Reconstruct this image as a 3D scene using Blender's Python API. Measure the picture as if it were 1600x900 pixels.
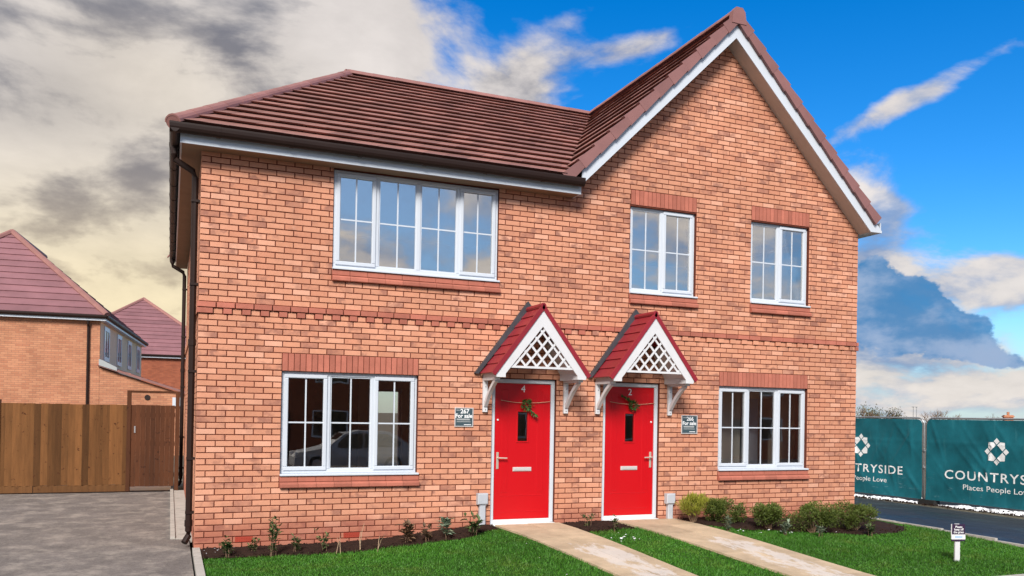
import bpy, math, random
import numpy as np
from mathutils import Vector, Matrix
random.seed(7); rng = np.random.default_rng(11)
for o in list(bpy.data.objects): bpy.data.objects.remove(o)
scn = bpy.context.scene
COL = scn.collection

# ------------------------------------------------------------------ camera
CF, CCY, CYAW, CPIT, CROL = 1299.6, 638.4, -0.39009, -0.00657, 0.01731
CAM = np.array([-0.3047, -10.9525, 1.7448])
def _rot(a, b, c):
    ca, sa, cb, sb, cc, sc = math.cos(a), math.sin(a), math.cos(b), math.sin(b), math.cos(c), math.sin(c)
    B = np.array([[1,0,0],[0,0,-1],[0,1,0]], float)
    Ry = np.array([[ca,0,sa],[0,1,0],[-sa,0,ca]]); Rx = np.array([[1,0,0],[0,cb,-sb],[0,sb,cb]])
    Rz = np.array([[cc,-sc,0],[sc,cc,0],[0,0,1]])
    return Rz @ Rx @ Ry @ B
CR = _rot(CYAW, CPIT, CROL)
cam = bpy.data.cameras.new('camera'); camo = bpy.data.objects.new('camera', cam); COL.objects.link(camo)
cam.sensor_width = 36.0; cam.lens = CF/1600*36; cam.shift_y = (CCY-450)/1600; cam.clip_end = 4000; cam.clip_start = .05
m = Matrix.Identity(4)
for i in range(3):
    m[i][0] = CR[0][i]; m[i][1] = -CR[1][i]; m[i][2] = -CR[2][i]; m[i][3] = CAM[i]
camo.matrix_world = m
scn.camera = camo
def ray(px, py): return CR.T @ np.array([(px-800)/CF, (py-CCY)/CF, 1.0])
def onZ(px, py, z): d = ray(px, py); t = (z-CAM[2])/d[2]; return CAM+t*d
def onY(px, py, y): d = ray(px, py); t = (y-CAM[1])/d[1]; return CAM+t*d

# ------------------------------------------------------------------ exposure, sun, sky
EXPO = 1.05
scn.view_settings.view_transform = 'Standard'; scn.view_settings.look = 'None'
scn.view_settings.exposure = EXPO; scn.view_settings.gamma = 1.0; scn.view_settings.use_curve_mapping = False
SUN = Vector((-0.40, -0.70, 0.60)).normalized()
SUN_EL = math.asin(SUN.z); SUN_AZ = math.atan2(SUN.x, SUN.y)
sl = bpy.data.lights.new('sun', 'SUN'); sl.energy = 2.6; sl.angle = math.radians(20); sl.color = (1.0, .93, .84)
so = bpy.data.objects.new('sun', sl); COL.objects.link(so)
so.rotation_euler = (-SUN).to_track_quat('-Z', 'Y').to_euler()

wd = bpy.data.worlds.new('World'); scn.world = wd; wd.use_nodes = True
wt = wd.node_tree; wt.nodes.clear()
class G_:
    """tiny node-expression helper"""
    def __init__(s, tree): s.t = tree
    def n(s, typ, **kw):
        x = s.t.nodes.new(typ)
        for k, v in kw.items(): setattr(x, k, v)
        return x
    def put(s, sock, v):
        if isinstance(v, bpy.types.NodeSocket): s.t.links.new(v, sock)
        elif v is not None: sock.default_value = v
    def m(s, op, a, b=None, c=None, clamp=False):
        x = s.n('ShaderNodeMath', operation=op, use_clamp=clamp); s.put(x.inputs[0], a); s.put(x.inputs[1], b)
        if c is not None: s.put(x.inputs[2], c)
        return x.outputs[0]
    def vm(s, op, a, b=None):
        x = s.n('ShaderNodeVectorMath', operation=op); s.put(x.inputs[0], a); s.put(x.inputs[1], b)
        return x.outputs[0]
    def ss(s, x, lo, hi, a=0.0, b=1.0):
        r = s.n('ShaderNodeMapRange', interpolation_type='SMOOTHSTEP')
        s.put(r.inputs[0], x); r.inputs[1].default_value = lo; r.inputs[2].default_value = hi
        r.inputs[3].default_value = a; r.inputs[4].default_value = b
        return r.outputs[0]
    def lin(s, x, lo, hi, a=0.0, b=1.0):
        r = s.n('ShaderNodeMapRange'); s.put(r.inputs[0], x); r.inputs[1].default_value = lo; r.inputs[2].default_value = hi
        r.inputs[3].default_value = a; r.inputs[4].default_value = b
        return r.outputs[0]
    def noise(s, vec, scale, detail=4, rough=.55, dist=0.0):
        x = s.n('ShaderNodeTexNoise'); s.put(x.inputs['Vector'], vec); x.inputs['Scale'].default_value = scale
        x.inputs['Detail'].default_value = detail; x.inputs['Roughness'].default_value = rough; x.inputs['Distortion'].default_value = dist
        return x.outputs['Fac']
    def mix(s, f, a, b, blend='MIX'):
        x = s.n('ShaderNodeMix', data_type='RGBA', blend_type=blend); s.put(x.inputs[0], f)
        s.put(x.inputs[6], c4(a)); s.put(x.inputs[7], c4(b))
        return x.outputs[2]
    def comb(s, a, b, c):
        x = s.n('ShaderNodeCombineXYZ'); s.put(x.inputs[0], a); s.put(x.inputs[1], b); s.put(x.inputs[2], c); return x.outputs[0]
    def sep(s, v):
        x = s.n('ShaderNodeSeparateXYZ'); s.put(x.inputs[0], v); return x.outputs
def c4(c):
    if isinstance(c, (tuple, list)) and len(c) == 3: return (*c, 1.0)
    return c
def srgb(r, g, b):
    f = lambda v: ((v/255+.055)/1.055)**2.4 if v > 10 else v/255/12.92
    return (f(r), f(g), f(b))

def build_world():
    g = G_(wt)
    tc = g.n('ShaderNodeTexCoord'); D = tc.outputs['Generated']
    dx, dy, dz = g.sep(D)
    K = 1.0/2**EXPO
    u = g.m('MULTIPLY', g.m('ARCTAN2', dx, dy), 180/math.pi)
    v = g.m('MULTIPLY', g.m('ARCSINE', dz), 180/math.pi)
    sky = g.n('ShaderNodeTexSky', sky_type='NISHITA'); sky.sun_disc = False
    sky.sun_elevation = SUN_EL; sky.sun_rotation = SUN_AZ; sky.air_density = 1.0; sky.dust_density = .3; sky.ozone_density = 3.0
    hs = g.n('ShaderNodeHueSaturation'); hs.inputs['Saturation'].default_value = 1.45; hs.inputs['Value'].default_value = .74
    g.put(hs.inputs['Color'], sky.outputs[0])
    skyc = g.mix(1.0, hs.outputs[0], (.66, .86, 1.0), 'MULTIPLY')
    # cloud field in azimuth / elevation, stretched towards the horizon
    zc = g.m('ADD', g.m('MAXIMUM', dz, 0.0), .42)
    P = g.comb(g.m('DIVIDE', dx, zc), g.m('DIVIDE', dy, zc), g.m('MULTIPLY', dz, 1.6))
    n1 = g.noise(P, 3.3, 9, .56, .35)
    n2 = g.noise(g.vm('ADD', P, (3.7, 1.9, .5)), 6.0, 8, .6, .2)
    nl = g.noise(g.vm('ADD', P, (-.07, .02, .07)), 3.3, 5, .52, .35)
    n3 = g.noise(g.vm('ADD', P, (9.1, 4.4, 0)), 1.5, 3, .5)
    def blob(u0, v0, su, sv, amp, ang=0.0):
        ca, sa = math.cos(math.radians(ang)), math.sin(math.radians(ang))
        a = g.m('SUBTRACT', u, u0); b = g.m('SUBTRACT', v, v0)
        p = g.m('DIVIDE', g.m('ADD', g.m('MULTIPLY', a, ca), g.m('MULTIPLY', b, sa)), su)
        q = g.m('DIVIDE', g.m('SUBTRACT', g.m('MULTIPLY', b, ca), g.m('MULTIPLY', a, sa)), sv)
        e = g.m('EXPONENT', g.m('MULTIPLY', g.m('ADD', g.m('MULTIPLY', p, p), g.m('MULTIPLY', q, q)), -1.0))
        return g.m('MULTIPLY', e, amp)
    cov = g.m('MULTIPLY', g.m('SUBTRACT', 1.0, g.ss(u, 5.0, 21.0)), .48)
    cov = g.m('ADD', cov, g.m('MULTIPLY', g.ss(u, 85, 130), .24)); cov = g.m('SUBTRACT', cov, g.m('MULTIPLY', g.ss(u, -110, -150), .34))   # half-open sky behind the street
    for b in [(11.5, 24.5, 5.5, 4.5, .34), (22.2, 21.6, 4.2, 2.6, .30), (31.0, 24.0, 3.6, .9, .20, 12), (26.5, 25.8, 2.5, .8, .10, 20),
              (47.8, 19.4, 5.2, .85, .33, 21), (52.5, 16.5, 3.5, 2.2, -.22), (29.5, 19.0, 2.0, 2.5, .12),
              (45.6, 9.0, 2.6, 4.2, .34), (48.0, 4.6, 8.0, 3.4, .34), (53.5, 8.6, 4.6, 1.6, .40), (45.9, 13.2, 1.6, .9, .26), (55, 2.5, 8, 2.5, .22)]:
        cov = g.m('ADD', cov, blob(*b))
    dens = g.ss(g.m('ADD', g.m('ADD', n1, cov), g.m('MULTIPLY', g.m('SUBTRACT', n2, .5), .30)), .60, .80)
    # cloud colours: lit edges cream, thick parts grey, warmer low on the left where the light breaks through
    lit = g.m('ADD', g.m('MULTIPLY', g.m('SUBTRACT', n1, nl), 3.2), g.m('MULTIPLY', g.m('SUBTRACT', n2, .46), 2.2))
    lit = g.ss(g.m('ADD', lit, g.m('MULTIPLY', g.m('SUBTRACT', .5, n3), 1.1)), -.60, .50)
    litw = g.m('ADD', lit, g.m('ADD', blob(0, 8, 11, 5.0, .36), g.m('ADD', blob(-1.5, 21, 4.5, 2.6, .38), blob(14, 24, 6, 4, .5))), clamp=True)
    litw = g.m('SUBTRACT', litw, g.m('ADD', blob(-7.0, 18.6, 6.0, 3.4, .36), blob(4, 22, 4, 3, .22)), clamp=True)
    warm = g.m('ADD', blob(-2, 6, 24, 8, 1.0), blob(-1.0, 20, 9, 4, .25), clamp=True)
    dark = g.mix(warm, srgb(128, 130, 140), srgb(188, 166, 136))
    dark = g.mix(g.ss(u, 34, 48), dark, srgb(134, 162, 204))
    brt = g.mix(warm, srgb(228, 220, 214), srgb(248, 229, 188))
    cc = g.mix(litw, dark, brt)
    tx = g.m('MULTIPLY', g.lin(n2, .30, .70, .86*K, 1.10*K), g.lin(n1, .3, .7, .93, 1.06)); cc = g.mix(1.0, cc, g.comb(tx, tx, tx), 'MULTIPLY')
    # low bank of blue-grey cumulus with a firm outline, on the right
    sh = blob(45.6, 8.6, 2.0, 3.0, .66)
    for b in [(48.4, 7.0, 2.0, 2.5, .70), (51.1, 5.2, 2.2, 1.9, .66), (46.2, 5.0, 3.4, 2.4, .42), (53.4, 3.5, 2.2, .9, .45)]: sh = g.m('ADD', sh, blob(*b))
    nb = g.noise(g.comb(g.m('MULTIPLY', u, .42), g.m('MULTIPLY', v, .60), 0.0), 1.0, 7, .58)
    dens2 = g.ss(g.m('ADD', sh, g.m('MULTIPLY', g.m('SUBTRACT', nb, .5), .70)), .46, .54)
    dens2 = g.m('MULTIPLY', dens2, g.ss(v, .8, 2.6))
    cc2 = g.mix(g.ss(g.m('ADD', g.noise(g.comb(g.m('MULTIPLY', u, .3), g.m('MULTIPLY', v, .5), 3.0), 1.0, 5, .55), g.m('MULTIPLY', g.ss(v, 6.5, 3.0), .16)), .44, .72), srgb(66, 134, 190), srgb(150, 176, 212))
    cc2 = g.mix(1.0, cc2, (K, K, K), 'MULTIPLY')
    # thin bright haze towards the horizon
    dot = g.n('ShaderNodeVectorMath', operation='DOT_PRODUCT'); g.put(dot.inputs[0], D); dot.inputs[1].default_value = SUN
    hz = g.m('MAXIMUM', g.ss(v, 9.0, -1.0), g.ss(dot.outputs['Value'], -.1, .9, 0.0, .85))     # and round the veiled sun
    hcol = g.mix(warm, srgb(186, 204, 224), srgb(236, 216, 178)); hcol = g.mix(1.0, hcol, (K, K, K), 'MULTIPLY')
    bg1 = g.n('ShaderNodeBackground'); g.put(bg1.inputs[0], skyc); bg1.inputs[1].default_value = .115
    bg2 = g.n('ShaderNodeBackground'); g.put(bg2.inputs[0], cc); bg2.inputs[1].default_value = 1.0
    bg3 = g.n('ShaderNodeBackground'); g.put(bg3.inputs[0], hcol); bg3.inputs[1].default_value = 1.0
    mx0 = g.n('ShaderNodeMixShader'); g.put(mx0.inputs[0], g.m('MULTIPLY', hz, .72)); wt.links.new(bg1.outputs[0], mx0.inputs[1]); wt.links.new(bg3.outputs[0], mx0.inputs[2])
    mx = g.n('ShaderNodeMixShader'); g.put(mx.inputs[0], g.m('MULTIPLY', dens, .96)); wt.links.new(mx0.outputs[0], mx.inputs[1]); wt.links.new(bg2.outputs[0], mx.inputs[2])
    bg4 = g.n('ShaderNodeBackground'); g.put(bg4.inputs[0], cc2)
    mx2 = g.n('ShaderNodeMixShader'); g.put(mx2.inputs[0], g.m('MULTIPLY', dens2, .92)); wt.links.new(mx.outputs[0], mx2.inputs[1]); wt.links.new(bg4.outputs[0], mx2.inputs[2])
    out = g.n('ShaderNodeOutputWorld'); wt.links.new(mx2.outputs[0], out.inputs[0])
build_world()

# ------------------------------------------------------------------ materials
MATS = {}
def newmat(name):
    mt = bpy.data.materials.new(name); mt.use_nodes = True; MATS[name] = mt
    g = G_(mt.node_tree); bs = mt.node_tree.nodes['Principled BSDF']
    return mt, g, bs
def simple(name, col, rough=.6, spec=.4, metal=0.0, var=.12, vscale=3.0, bump=0.0, bscale=60.0, rnd=0.0, fine=0.0, stretch=None, dirt=None):
    """base colour with cloudy variation, fine grain, per-piece tone (face attribute rnd) and bump"""
    mt, g, bs = newmat(name)
    geo = g.n('ShaderNodeNewGeometry'); pos = geo.outputs['Position']
    if stretch: pos = g.vm('MULTIPLY', pos, stretch)
    nz = g.noise(pos, vscale, 5, .6)
    f = g.lin(nz, .25, .75, 1-var, 1+var)
    if fine:
        f = g.m('MULTIPLY', f, g.lin(g.noise(pos, 140, 2, .6), .3, .7, 1-fine, 1+fine))
    if rnd:
        at = g.n('ShaderNodeAttribute', attribute_name='rnd')
        f = g.m('MULTIPLY', f, g.lin(at.outputs['Fac'], 0, 1, 1-rnd, 1+rnd))
    c = g.mix(1.0, col, g.comb(f, f, f), 'MULTIPLY')
    if dirt:   # (colour, scale, lo, hi): blotches with a shape of their own
        c = g.mix(g.ss(g.noise(geo.outputs['Position'], dirt[1], 6, .65), dirt[2], dirt[3]), c, dirt[0])
    g.put(bs.inputs['Base Color'], c)
    bs.inputs['Roughness'].default_value = rough; bs.inputs['Metallic'].default_value = metal
    bs.inputs['Specular IOR Level'].default_value = spec
    if bump:
        b = g.n('ShaderNodeBump'); b.inputs['Strength'].default_value = bump; b.inputs['Distance'].default_value = .01
        g.put(b.inputs['Height'], g.noise(pos, bscale, 4, .6)); g.t.links.new(b.outputs[0], bs.inputs['Normal'])
    return mt

def brick_material(name, attr=True):
    mt, g, bs = newmat(name)
    geo = g.n('ShaderNodeNewGeometry'); pos = geo.outputs['Position']
    at = g.n('ShaderNodeAttribute', attribute_name='rnd'); r = at.outputs['Fac']
    cr = g.n('ShaderNodeValToRGB'); g.put(cr.inputs[0], r)
    e = cr.color_ramp.elements
    e[0].position = 0; e[0].color = (0.560, 0.254, 0.156, 1); e[1].position = 1; e[1].color = (0.686, 0.363, 0.252, 1)
    for p, c in [(.25, (0.597, 0.278, 0.176)), (.50, (0.623, 0.295, 0.188)), (.72, (0.543, 0.239, 0.149)), (.80, (0.579, 0.254, 0.158)), (.88, (0.660, 0.326, 0.215))]:
        q = e.new(p); q.color = (*c, 1)
    # smoky purple-brown patches, drawn out along each brick
    rr = g.m('FRACT', g.m('MULTIPLY', r, 7.31))
    off = g.comb(g.m('MULTIPLY', r, 31.0), 0.0, g.m('MULTIPLY', r, 17.0))
    sm = g.noise(g.vm('ADD', g.vm('MULTIPLY', pos, (5.2, 5.2, 6.0)), off), 1.0, 3, .55)
    big = g.noise(g.vm('MULTIPLY', pos, (1.1, 1.1, 2.3)), 1.0, 3, .6)
    mask = g.m('MULTIPLY', g.ss(sm, .47, .62), g.ss(g.m('ADD', g.m('MULTIPLY', rr, .5), big), .68, .92))
    c = g.mix(g.m('MULTIPLY', mask, .85), cr.outputs[0], (.30, .135, .098))
    whole = g.m('MULTIPLY', g.ss(g.m('ADD', rr, g.m('MULTIPLY', g.m('SUBTRACT', big, .5), 1.3)), .86, .94), g.ss(sm, .30, .50, .35, .75))
    c = g.mix(g.m('MULTIPLY', whole, .8), c, (.36, .155, .108))
    pale = g.m('MULTIPLY', g.ss(g.noise(g.vm('ADD', g.vm('MULTIPLY', pos, (9, 9, 12)), off), 1.0, 3, .6), .60, .78), .40)
    c = g.mix(pale, c, (.68, .40, .29))
    # drag texture: fine horizontal grain
    gr = g.noise(g.vm('MULTIPLY', pos, (35, 35, 260)), 1.0, 3, .6)
    f = g.lin(gr, .3, .7, .86, 1.13)
    c = g.mix(1.0, c, g.comb(f, f, f), 'MULTIPLY')
    # broad drift from pallet to pallet, and faint run marks
    dr = g.lin(g.noise(g.vm('MULTIPLY', pos, (.55, .55, .9)), 1.0, 4, .6), .32, .68, .88, 1.10)
    ru = g.lin(g.noise(g.vm('MULTIPLY', pos, (7, 7, .8)), 1.0, 4, .6), .35, .75, 1.03, .93)
    dd = g.m('MULTIPLY', dr, ru)
    c = g.mix(1.0, c, g.comb(dd, dd, dd), 'MULTIPLY')
    # damp, reddish splash zone near the ground
    z = g.sep(pos)[2]
    dm = g.ss(g.m('ADD', z, g.m('MULTIPLY', g.noise(pos, 1.6, 4, .6), -.42)), .22, -.06)
    c = g.mix(g.m('MULTIPLY', dm, .62), c, (.30, .085, .058))
    g.put(bs.inputs['Base Color'], c); bs.inputs['Roughness'].default_value = .86; bs.inputs['Specular IOR Level'].default_value = .25
    b = g.n('ShaderNodeBump'); b.inputs['Strength'].default_value = .5; b.inputs['Distance'].default_value = .004
    g.put(b.inputs['Height'], g.m('ADD', gr, g.noise(pos, 90, 3, .6))); g.t.links.new(b.outputs[0], bs.inputs['Normal'])
    return mt
brick_material('brick')
simple('mortar', (.135, .036, .022), .95, .2, var=.22, vscale=4, bump=.3, bscale=150, fine=.15)
simple('red_brick', (.41, .140, .098), .85, .25, var=.14, vscale=6, rnd=.16, bump=.3, bscale=120, fine=.10)
simple('airbrick', (.34, .05, .03), .8, .25, var=.1)
simple('upvc', (.55, .60, .67), .32, .5, var=.03, vscale=2)
simple('upvc_dull', (.74, .75, .76), .45, .4, var=.06, vscale=3)
simple('white_wood', (.61, .62, .65), .5, .4, var=.06, vscale=5)
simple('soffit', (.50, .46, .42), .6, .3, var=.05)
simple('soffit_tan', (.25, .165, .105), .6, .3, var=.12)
simple('gutter', (.018, .008, .006), .5, .3, var=.15)
simple('roof_tile', (.262, .122, .100), .62, .45, var=.20, vscale=2.2, rnd=.22, fine=.12, bump=.25, bscale=80)
simple('ridge_tile', (.27, .125, .112), .6, .45, var=.14, vscale=4, rnd=.14, fine=.1, bump=.2, bscale=80)
simple('verge_tile', (.225, .105, .100), .6, .45, var=.10, vscale=4, rnd=.12, fine=.08)
simple('canopy_tile', (.245, .015, .026), .42, .5, var=.12, vscale=7, rnd=.10, fine=.05)
simple('lead', (.045, .048, .058), .45, .5, var=.25, vscale=7)
simple('red_paint', (.50, .0028, .0075), .33, .5, var=.03, vscale=2, bump=.05, bscale=30)
simple('metal', (.72, .72, .72), .28, .5, metal=1.0, var=.05)
simple('letter_metal', (.78, .76, .76), .4, .5, metal=.5, var=.05)
simple('galv', (.42, .43, .44), .42, .5, metal=.7, var=.15, vscale=8)
simple('gold', (.74, .68, .58), .35, .5, metal=.6, var=.05)
simple('meter_grey', (.44, .47, .52), .5, .4, var=.08, vscale=9)
simple('sign_teal', (.050, .082, .100), .35, .5, var=.06)
simple('sign_white', (.78, .80, .82), .5, .4, var=.02)
simple('sign_grey', (.34, .36, .37), .5, .4, var=.05)
simple('sign_purple', (.035, .018, .050), .4, .5, var=.05)
simple('pale_cream', (.88, .64, .42), .9, .2, var=.06)
simple('sign_blue', (.35, .50, .72), .5, .4, var=.05)
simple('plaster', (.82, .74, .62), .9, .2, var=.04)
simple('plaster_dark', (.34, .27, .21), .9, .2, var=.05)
simple('room_floor', (.50, .41, .32), .6, .3, var=.15)
simple('fence_wood', (.150, .068, .024), .8, .25, var=.26, vscale=2.5, rnd=.46, fine=.10, stretch=(7, 7, .7), bump=.2, bscale=12, dirt=((.07, .024, .009), 11, .61, .67))
simple('gate_wood', (.075, .027, .011), .8, .25, var=.22, vscale=2.5, rnd=.28, fine=.10, stretch=(7, 7, .7), bump=.2, bscale=12, dirt=((.035, .012, .006), 11, .61, .67))
simple('soil', (.026, .013, .009), .95, .2, var=.45, vscale=14, bump=1.0, bscale=45, fine=.3)
simple('ground_mat', (.13, .115, .085), .95, .2, var=.3, vscale=.7, bump=.4, bscale=20)
simple('kerb', (.42, .40, .37), .9, .2, var=.14, vscale=6, fine=.12, bump=.3, bscale=90, dirt=((.22, .20, .17), 5, .55, .75))
simple('bark', (.11, .075, .05), .9, .2, var=.3, vscale=9)
simple('twig', (.20, .13, .085), .9, .2, var=.25, vscale=9)
simple('cane', (.50, .36, .24), .8, .2, var=.2, vscale=9)
simple('lawn_base', (.028, .080, .011), .95, .15, var=.30, vscale=2.4, bump=.6, bscale=120, fine=.3)
simple('snow', (.82, .84, .88), .6, .3, var=.06, vscale=9, bump=.6, bscale=40)
simple('car_paint', (.40, .42, .45), .45, .4, metal=.1, var=.02)
simple('rubber', (.02, .02, .02), .8, .3, var=.1)
simple('dark_glass', (.012, .014, .016), .08, .5, var=.02)
simple('lamp_red', (.5, .01, .01), .3, .5)

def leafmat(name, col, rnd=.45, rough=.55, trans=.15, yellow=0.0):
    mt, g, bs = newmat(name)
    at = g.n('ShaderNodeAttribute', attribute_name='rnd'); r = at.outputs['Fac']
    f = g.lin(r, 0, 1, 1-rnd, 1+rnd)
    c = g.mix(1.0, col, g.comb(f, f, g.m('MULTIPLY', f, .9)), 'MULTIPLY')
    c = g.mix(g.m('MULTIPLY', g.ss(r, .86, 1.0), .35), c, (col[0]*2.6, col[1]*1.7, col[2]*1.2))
    if yellow:
        geo = g.n('ShaderNodeNewGeometry')
        c = g.mix(g.m('MULTIPLY', g.ss(g.noise(geo.outputs['Position'], 1.7, 5, .65), .48, .72), yellow), c, (.16, .17, .03))
    g.put(bs.inputs['Base Color'], c); bs.inputs['Roughness'].default_value = rough; bs.inputs['Specular IOR Level'].default_value = .3
    tr = g.n('ShaderNodeBsdfTranslucent'); g.put(tr.inputs[0], c)
    mx = g.n('ShaderNodeMixShader'); mx.inputs[0].default_value = trans
    out = g.t.nodes['Material Output']
    g.t.links.new(bs.outputs[0], mx.inputs[1]); g.t.links.new(tr.outputs[0], mx.inputs[2]); g.t.links.new(mx.outputs[0], out.inputs[0])
    return mt
leafmat('grass', (.050, .165, .016), .50, yellow=.32)
leafmat('leaf_light', (.23, .24, .035), .40)
leafmat('leaf_dark', (.078, .108, .022), .55)
leafmat('leaf_mid', (.075, .115, .045), .45)
leafmat('leaf_frost', (.20, .26, .20), .40)
leafmat('leaf_brown', (.17, .105, .070), .40)
leafmat('leaf_wreath', (.045, .120, .035), .6, .35)
leafmat('hedge_leaf', (.13, .115, .055), .4)

def tarmac(name, col, rough, wet=0.0, vscale=.8, frost=0.0):
    mt, g, bs = newmat(name)
    geo = g.n('ShaderNodeNewGeometry'); pos = geo.outputs['Position']
    agg = g.n('ShaderNodeTexVoronoi'); g.put(agg.inputs['Vector'], pos); agg.inputs['Scale'].default_value = 110
    f = g.m('MULTIPLY', g.lin(g.noise(pos, vscale, 6, .6), .25, .75, .72, 1.3), g.lin(agg.outputs['Color'], 0, 1, .70, 1.30))
    f = g.m('MULTIPLY', f, g.lin(g.noise(pos, 22, 4, .7), .3, .7, .72, 1.28))
    c = g.mix(1.0, col, g.comb(f, f, f), 'MULTIPLY')
    if frost:
        fm = g.m('MULTIPLY', g.ss(g.noise(g.vm('MULTIPLY', pos, (1, .8, 1)), 2.6, 8, .72), .44, .68), frost)
        c = g.mix(fm, c, (.42, .375, .33))
    g.put(bs.inputs['Base Color'], c); bs.inputs['Specular IOR Level'].default_value = .5
    rg = g.lin(g.noise(pos, 1.1, 5, .6), .35, .65, rough-wet, rough+.1)
    g.put(bs.inputs['Roughness'], rg)
    b = g.n('ShaderNodeBump'); b.inputs['Strength'].default_value = .6; b.inputs['Distance'].default_value = .006
    g.put(b.inputs['Height'], g.m('ADD', agg.outputs['Distance'], g.noise(pos, 60, 3, .6))); g.t.links.new(b.outputs[0], bs.inputs['Normal'])
tarmac('tarmac_grey', (.155, .138, .130), .85, frost=.55, vscale=1.6)
tarmac('tarmac_dark', (.024, .027, .032), .55, wet=.22)
tarmac('tarmac_road', (.055, .055, .056), .85)

def slabmat():
    mt, g, bs = newmat('slab')
    geo = g.n('ShaderNodeNewGeometry'); pos = geo.outputs['Position']
    at = g.n('ShaderNodeAttribute', attribute_name='rnd'); r = at.outputs['Fac']
    f = g.m('MULTIPLY', g.lin(r, 0, 1, .90, 1.10), g.lin(g.noise(pos, 3, 6, .65), .3, .7, .78, 1.18))
    f = g.m('MULTIPLY', f, g.lin(g.noise(pos, 120, 2, .6), .3, .7, .88, 1.12))
    c = g.mix(1.0, (.48, .375, .255), g.comb(f, f, f), 'MULTIPLY')
    # thin crust of old frost in the middle of the path, away from the door
    x, y, z = g.sep(pos)
    xs_ = g.m('MULTIPLY_ADD', y, .06, x); d1 = g.m('ABSOLUTE', g.m('SUBTRACT', xs_, 4.47)); d2 = g.m('ABSOLUTE', g.m('SUBTRACT', xs_, 6.42))
    d = g.m('MINIMUM', d1, d2)
    core = g.m('MULTIPLY', g.ss(d, .44, .12), g.ss(y, -1.15, -2.0))
    nz = g.noise(g.vm('MULTIPLY', pos, (1.6, .7, 1)), 4.5, 8, .72)
    fm = g.ss(g.m('ADD', nz, g.m('MULTIPLY', core, .30)), .70, .80)
    c = g.mix(g.m('MULTIPLY', fm, .58), c, (.66, .64, .63))
    g.put(bs.inputs['Base Color'], c); bs.inputs['Roughness'].default_value = .8; bs.inputs['Specular IOR Level'].default_value = .35
    b = g.n('ShaderNodeBump'); b.inputs['Strength'].default_value = .35; b.inputs['Distance'].default_value = .006
    g.put(b.inputs['Height'], g.noise(pos, 50, 5, .65)); g.t.links.new(b.outputs[0], bs.inputs['Normal'])
slabmat()

def glassmat(name, refl, tint):
    mt, g, bs = newmat(name); g.t.nodes.remove(bs)
    lw = g.n('ShaderNodeFresnel'); lw.inputs[0].default_value = 1.5
    fac = g.m('ADD', g.m('MULTIPLY', lw.outputs[0], 1-refl), refl, clamp=True)
    tr = g.n('ShaderNodeBsdfTransparent'); tr.inputs[0].default_value = (*tint, 1)
    gl = g.n('ShaderNodeBsdfGlossy'); gl.inputs[0].default_value = (1.0, .97, .93, 1); gl.inputs['Roughness'].default_value = .004
    # very slight waviness of sealed units
    geo = g.n('ShaderNodeNewGeometry'); b = g.n('ShaderNodeBump'); b.inputs['Strength'].default_value = .05; b.inputs['Distance'].default_value = .02
    g.put(b.inputs['Height'], g.noise(geo.outputs['Position'], 1.6, 2, .5)); g.t.links.new(b.outputs[0], gl.inputs['Normal'])
    mx = g.n('ShaderNodeMixShader'); g.put(mx.inputs[0], fac); g.t.links.new(tr.outputs[0], mx.inputs[1]); g.t.links.new(gl.outputs[0], mx.inputs[2])
    g.t.links.new(mx.outputs[0], g.t.nodes['Material Output'].inputs[0])
glassmat('glass', .085, (.985, .985, .98))
glassmat('glass_coated', .50, (.80, .82, .82))

def bannermat():
    mt, g, bs = newmat('banner')
    geo = g.n('ShaderNodeNewGeometry'); pos = geo.outputs['Position']
    nz = g.noise(pos, 2.0, 5, .6)
    f = g.lin(nz, .3, .7, .75, 1.3)
    c = g.mix(1.0, (.010, .115, .150), g.comb(f, f, f), 'MULTIPLY')
    # dried splashes and scuffs near the bottom
    z = g.sep(pos)[2]
    mk = g.m('MULTIPLY', g.ss(g.noise(g.vm('MULTIPLY', pos, (3, 3, 14)), 1.0, 6, .7), .60, .70), g.ss(z, .75, .2, 0.0, .55))
    c = g.mix(mk, c, (.22, .36, .42))
    st = g.m('MULTIPLY', g.ss(g.noise(g.vm('MULTIPLY', pos, (9, 9, 1.2)), 1.0, 4, .6), .58, .72), .22)
    c = g.mix(st, c, (.06, .24, .28))
    g.put(bs.inputs['Base Color'], c); bs.inputs['Roughness'].default_value = .38; bs.inputs['Specular IOR Level'].default_value = .5
bannermat()

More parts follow.
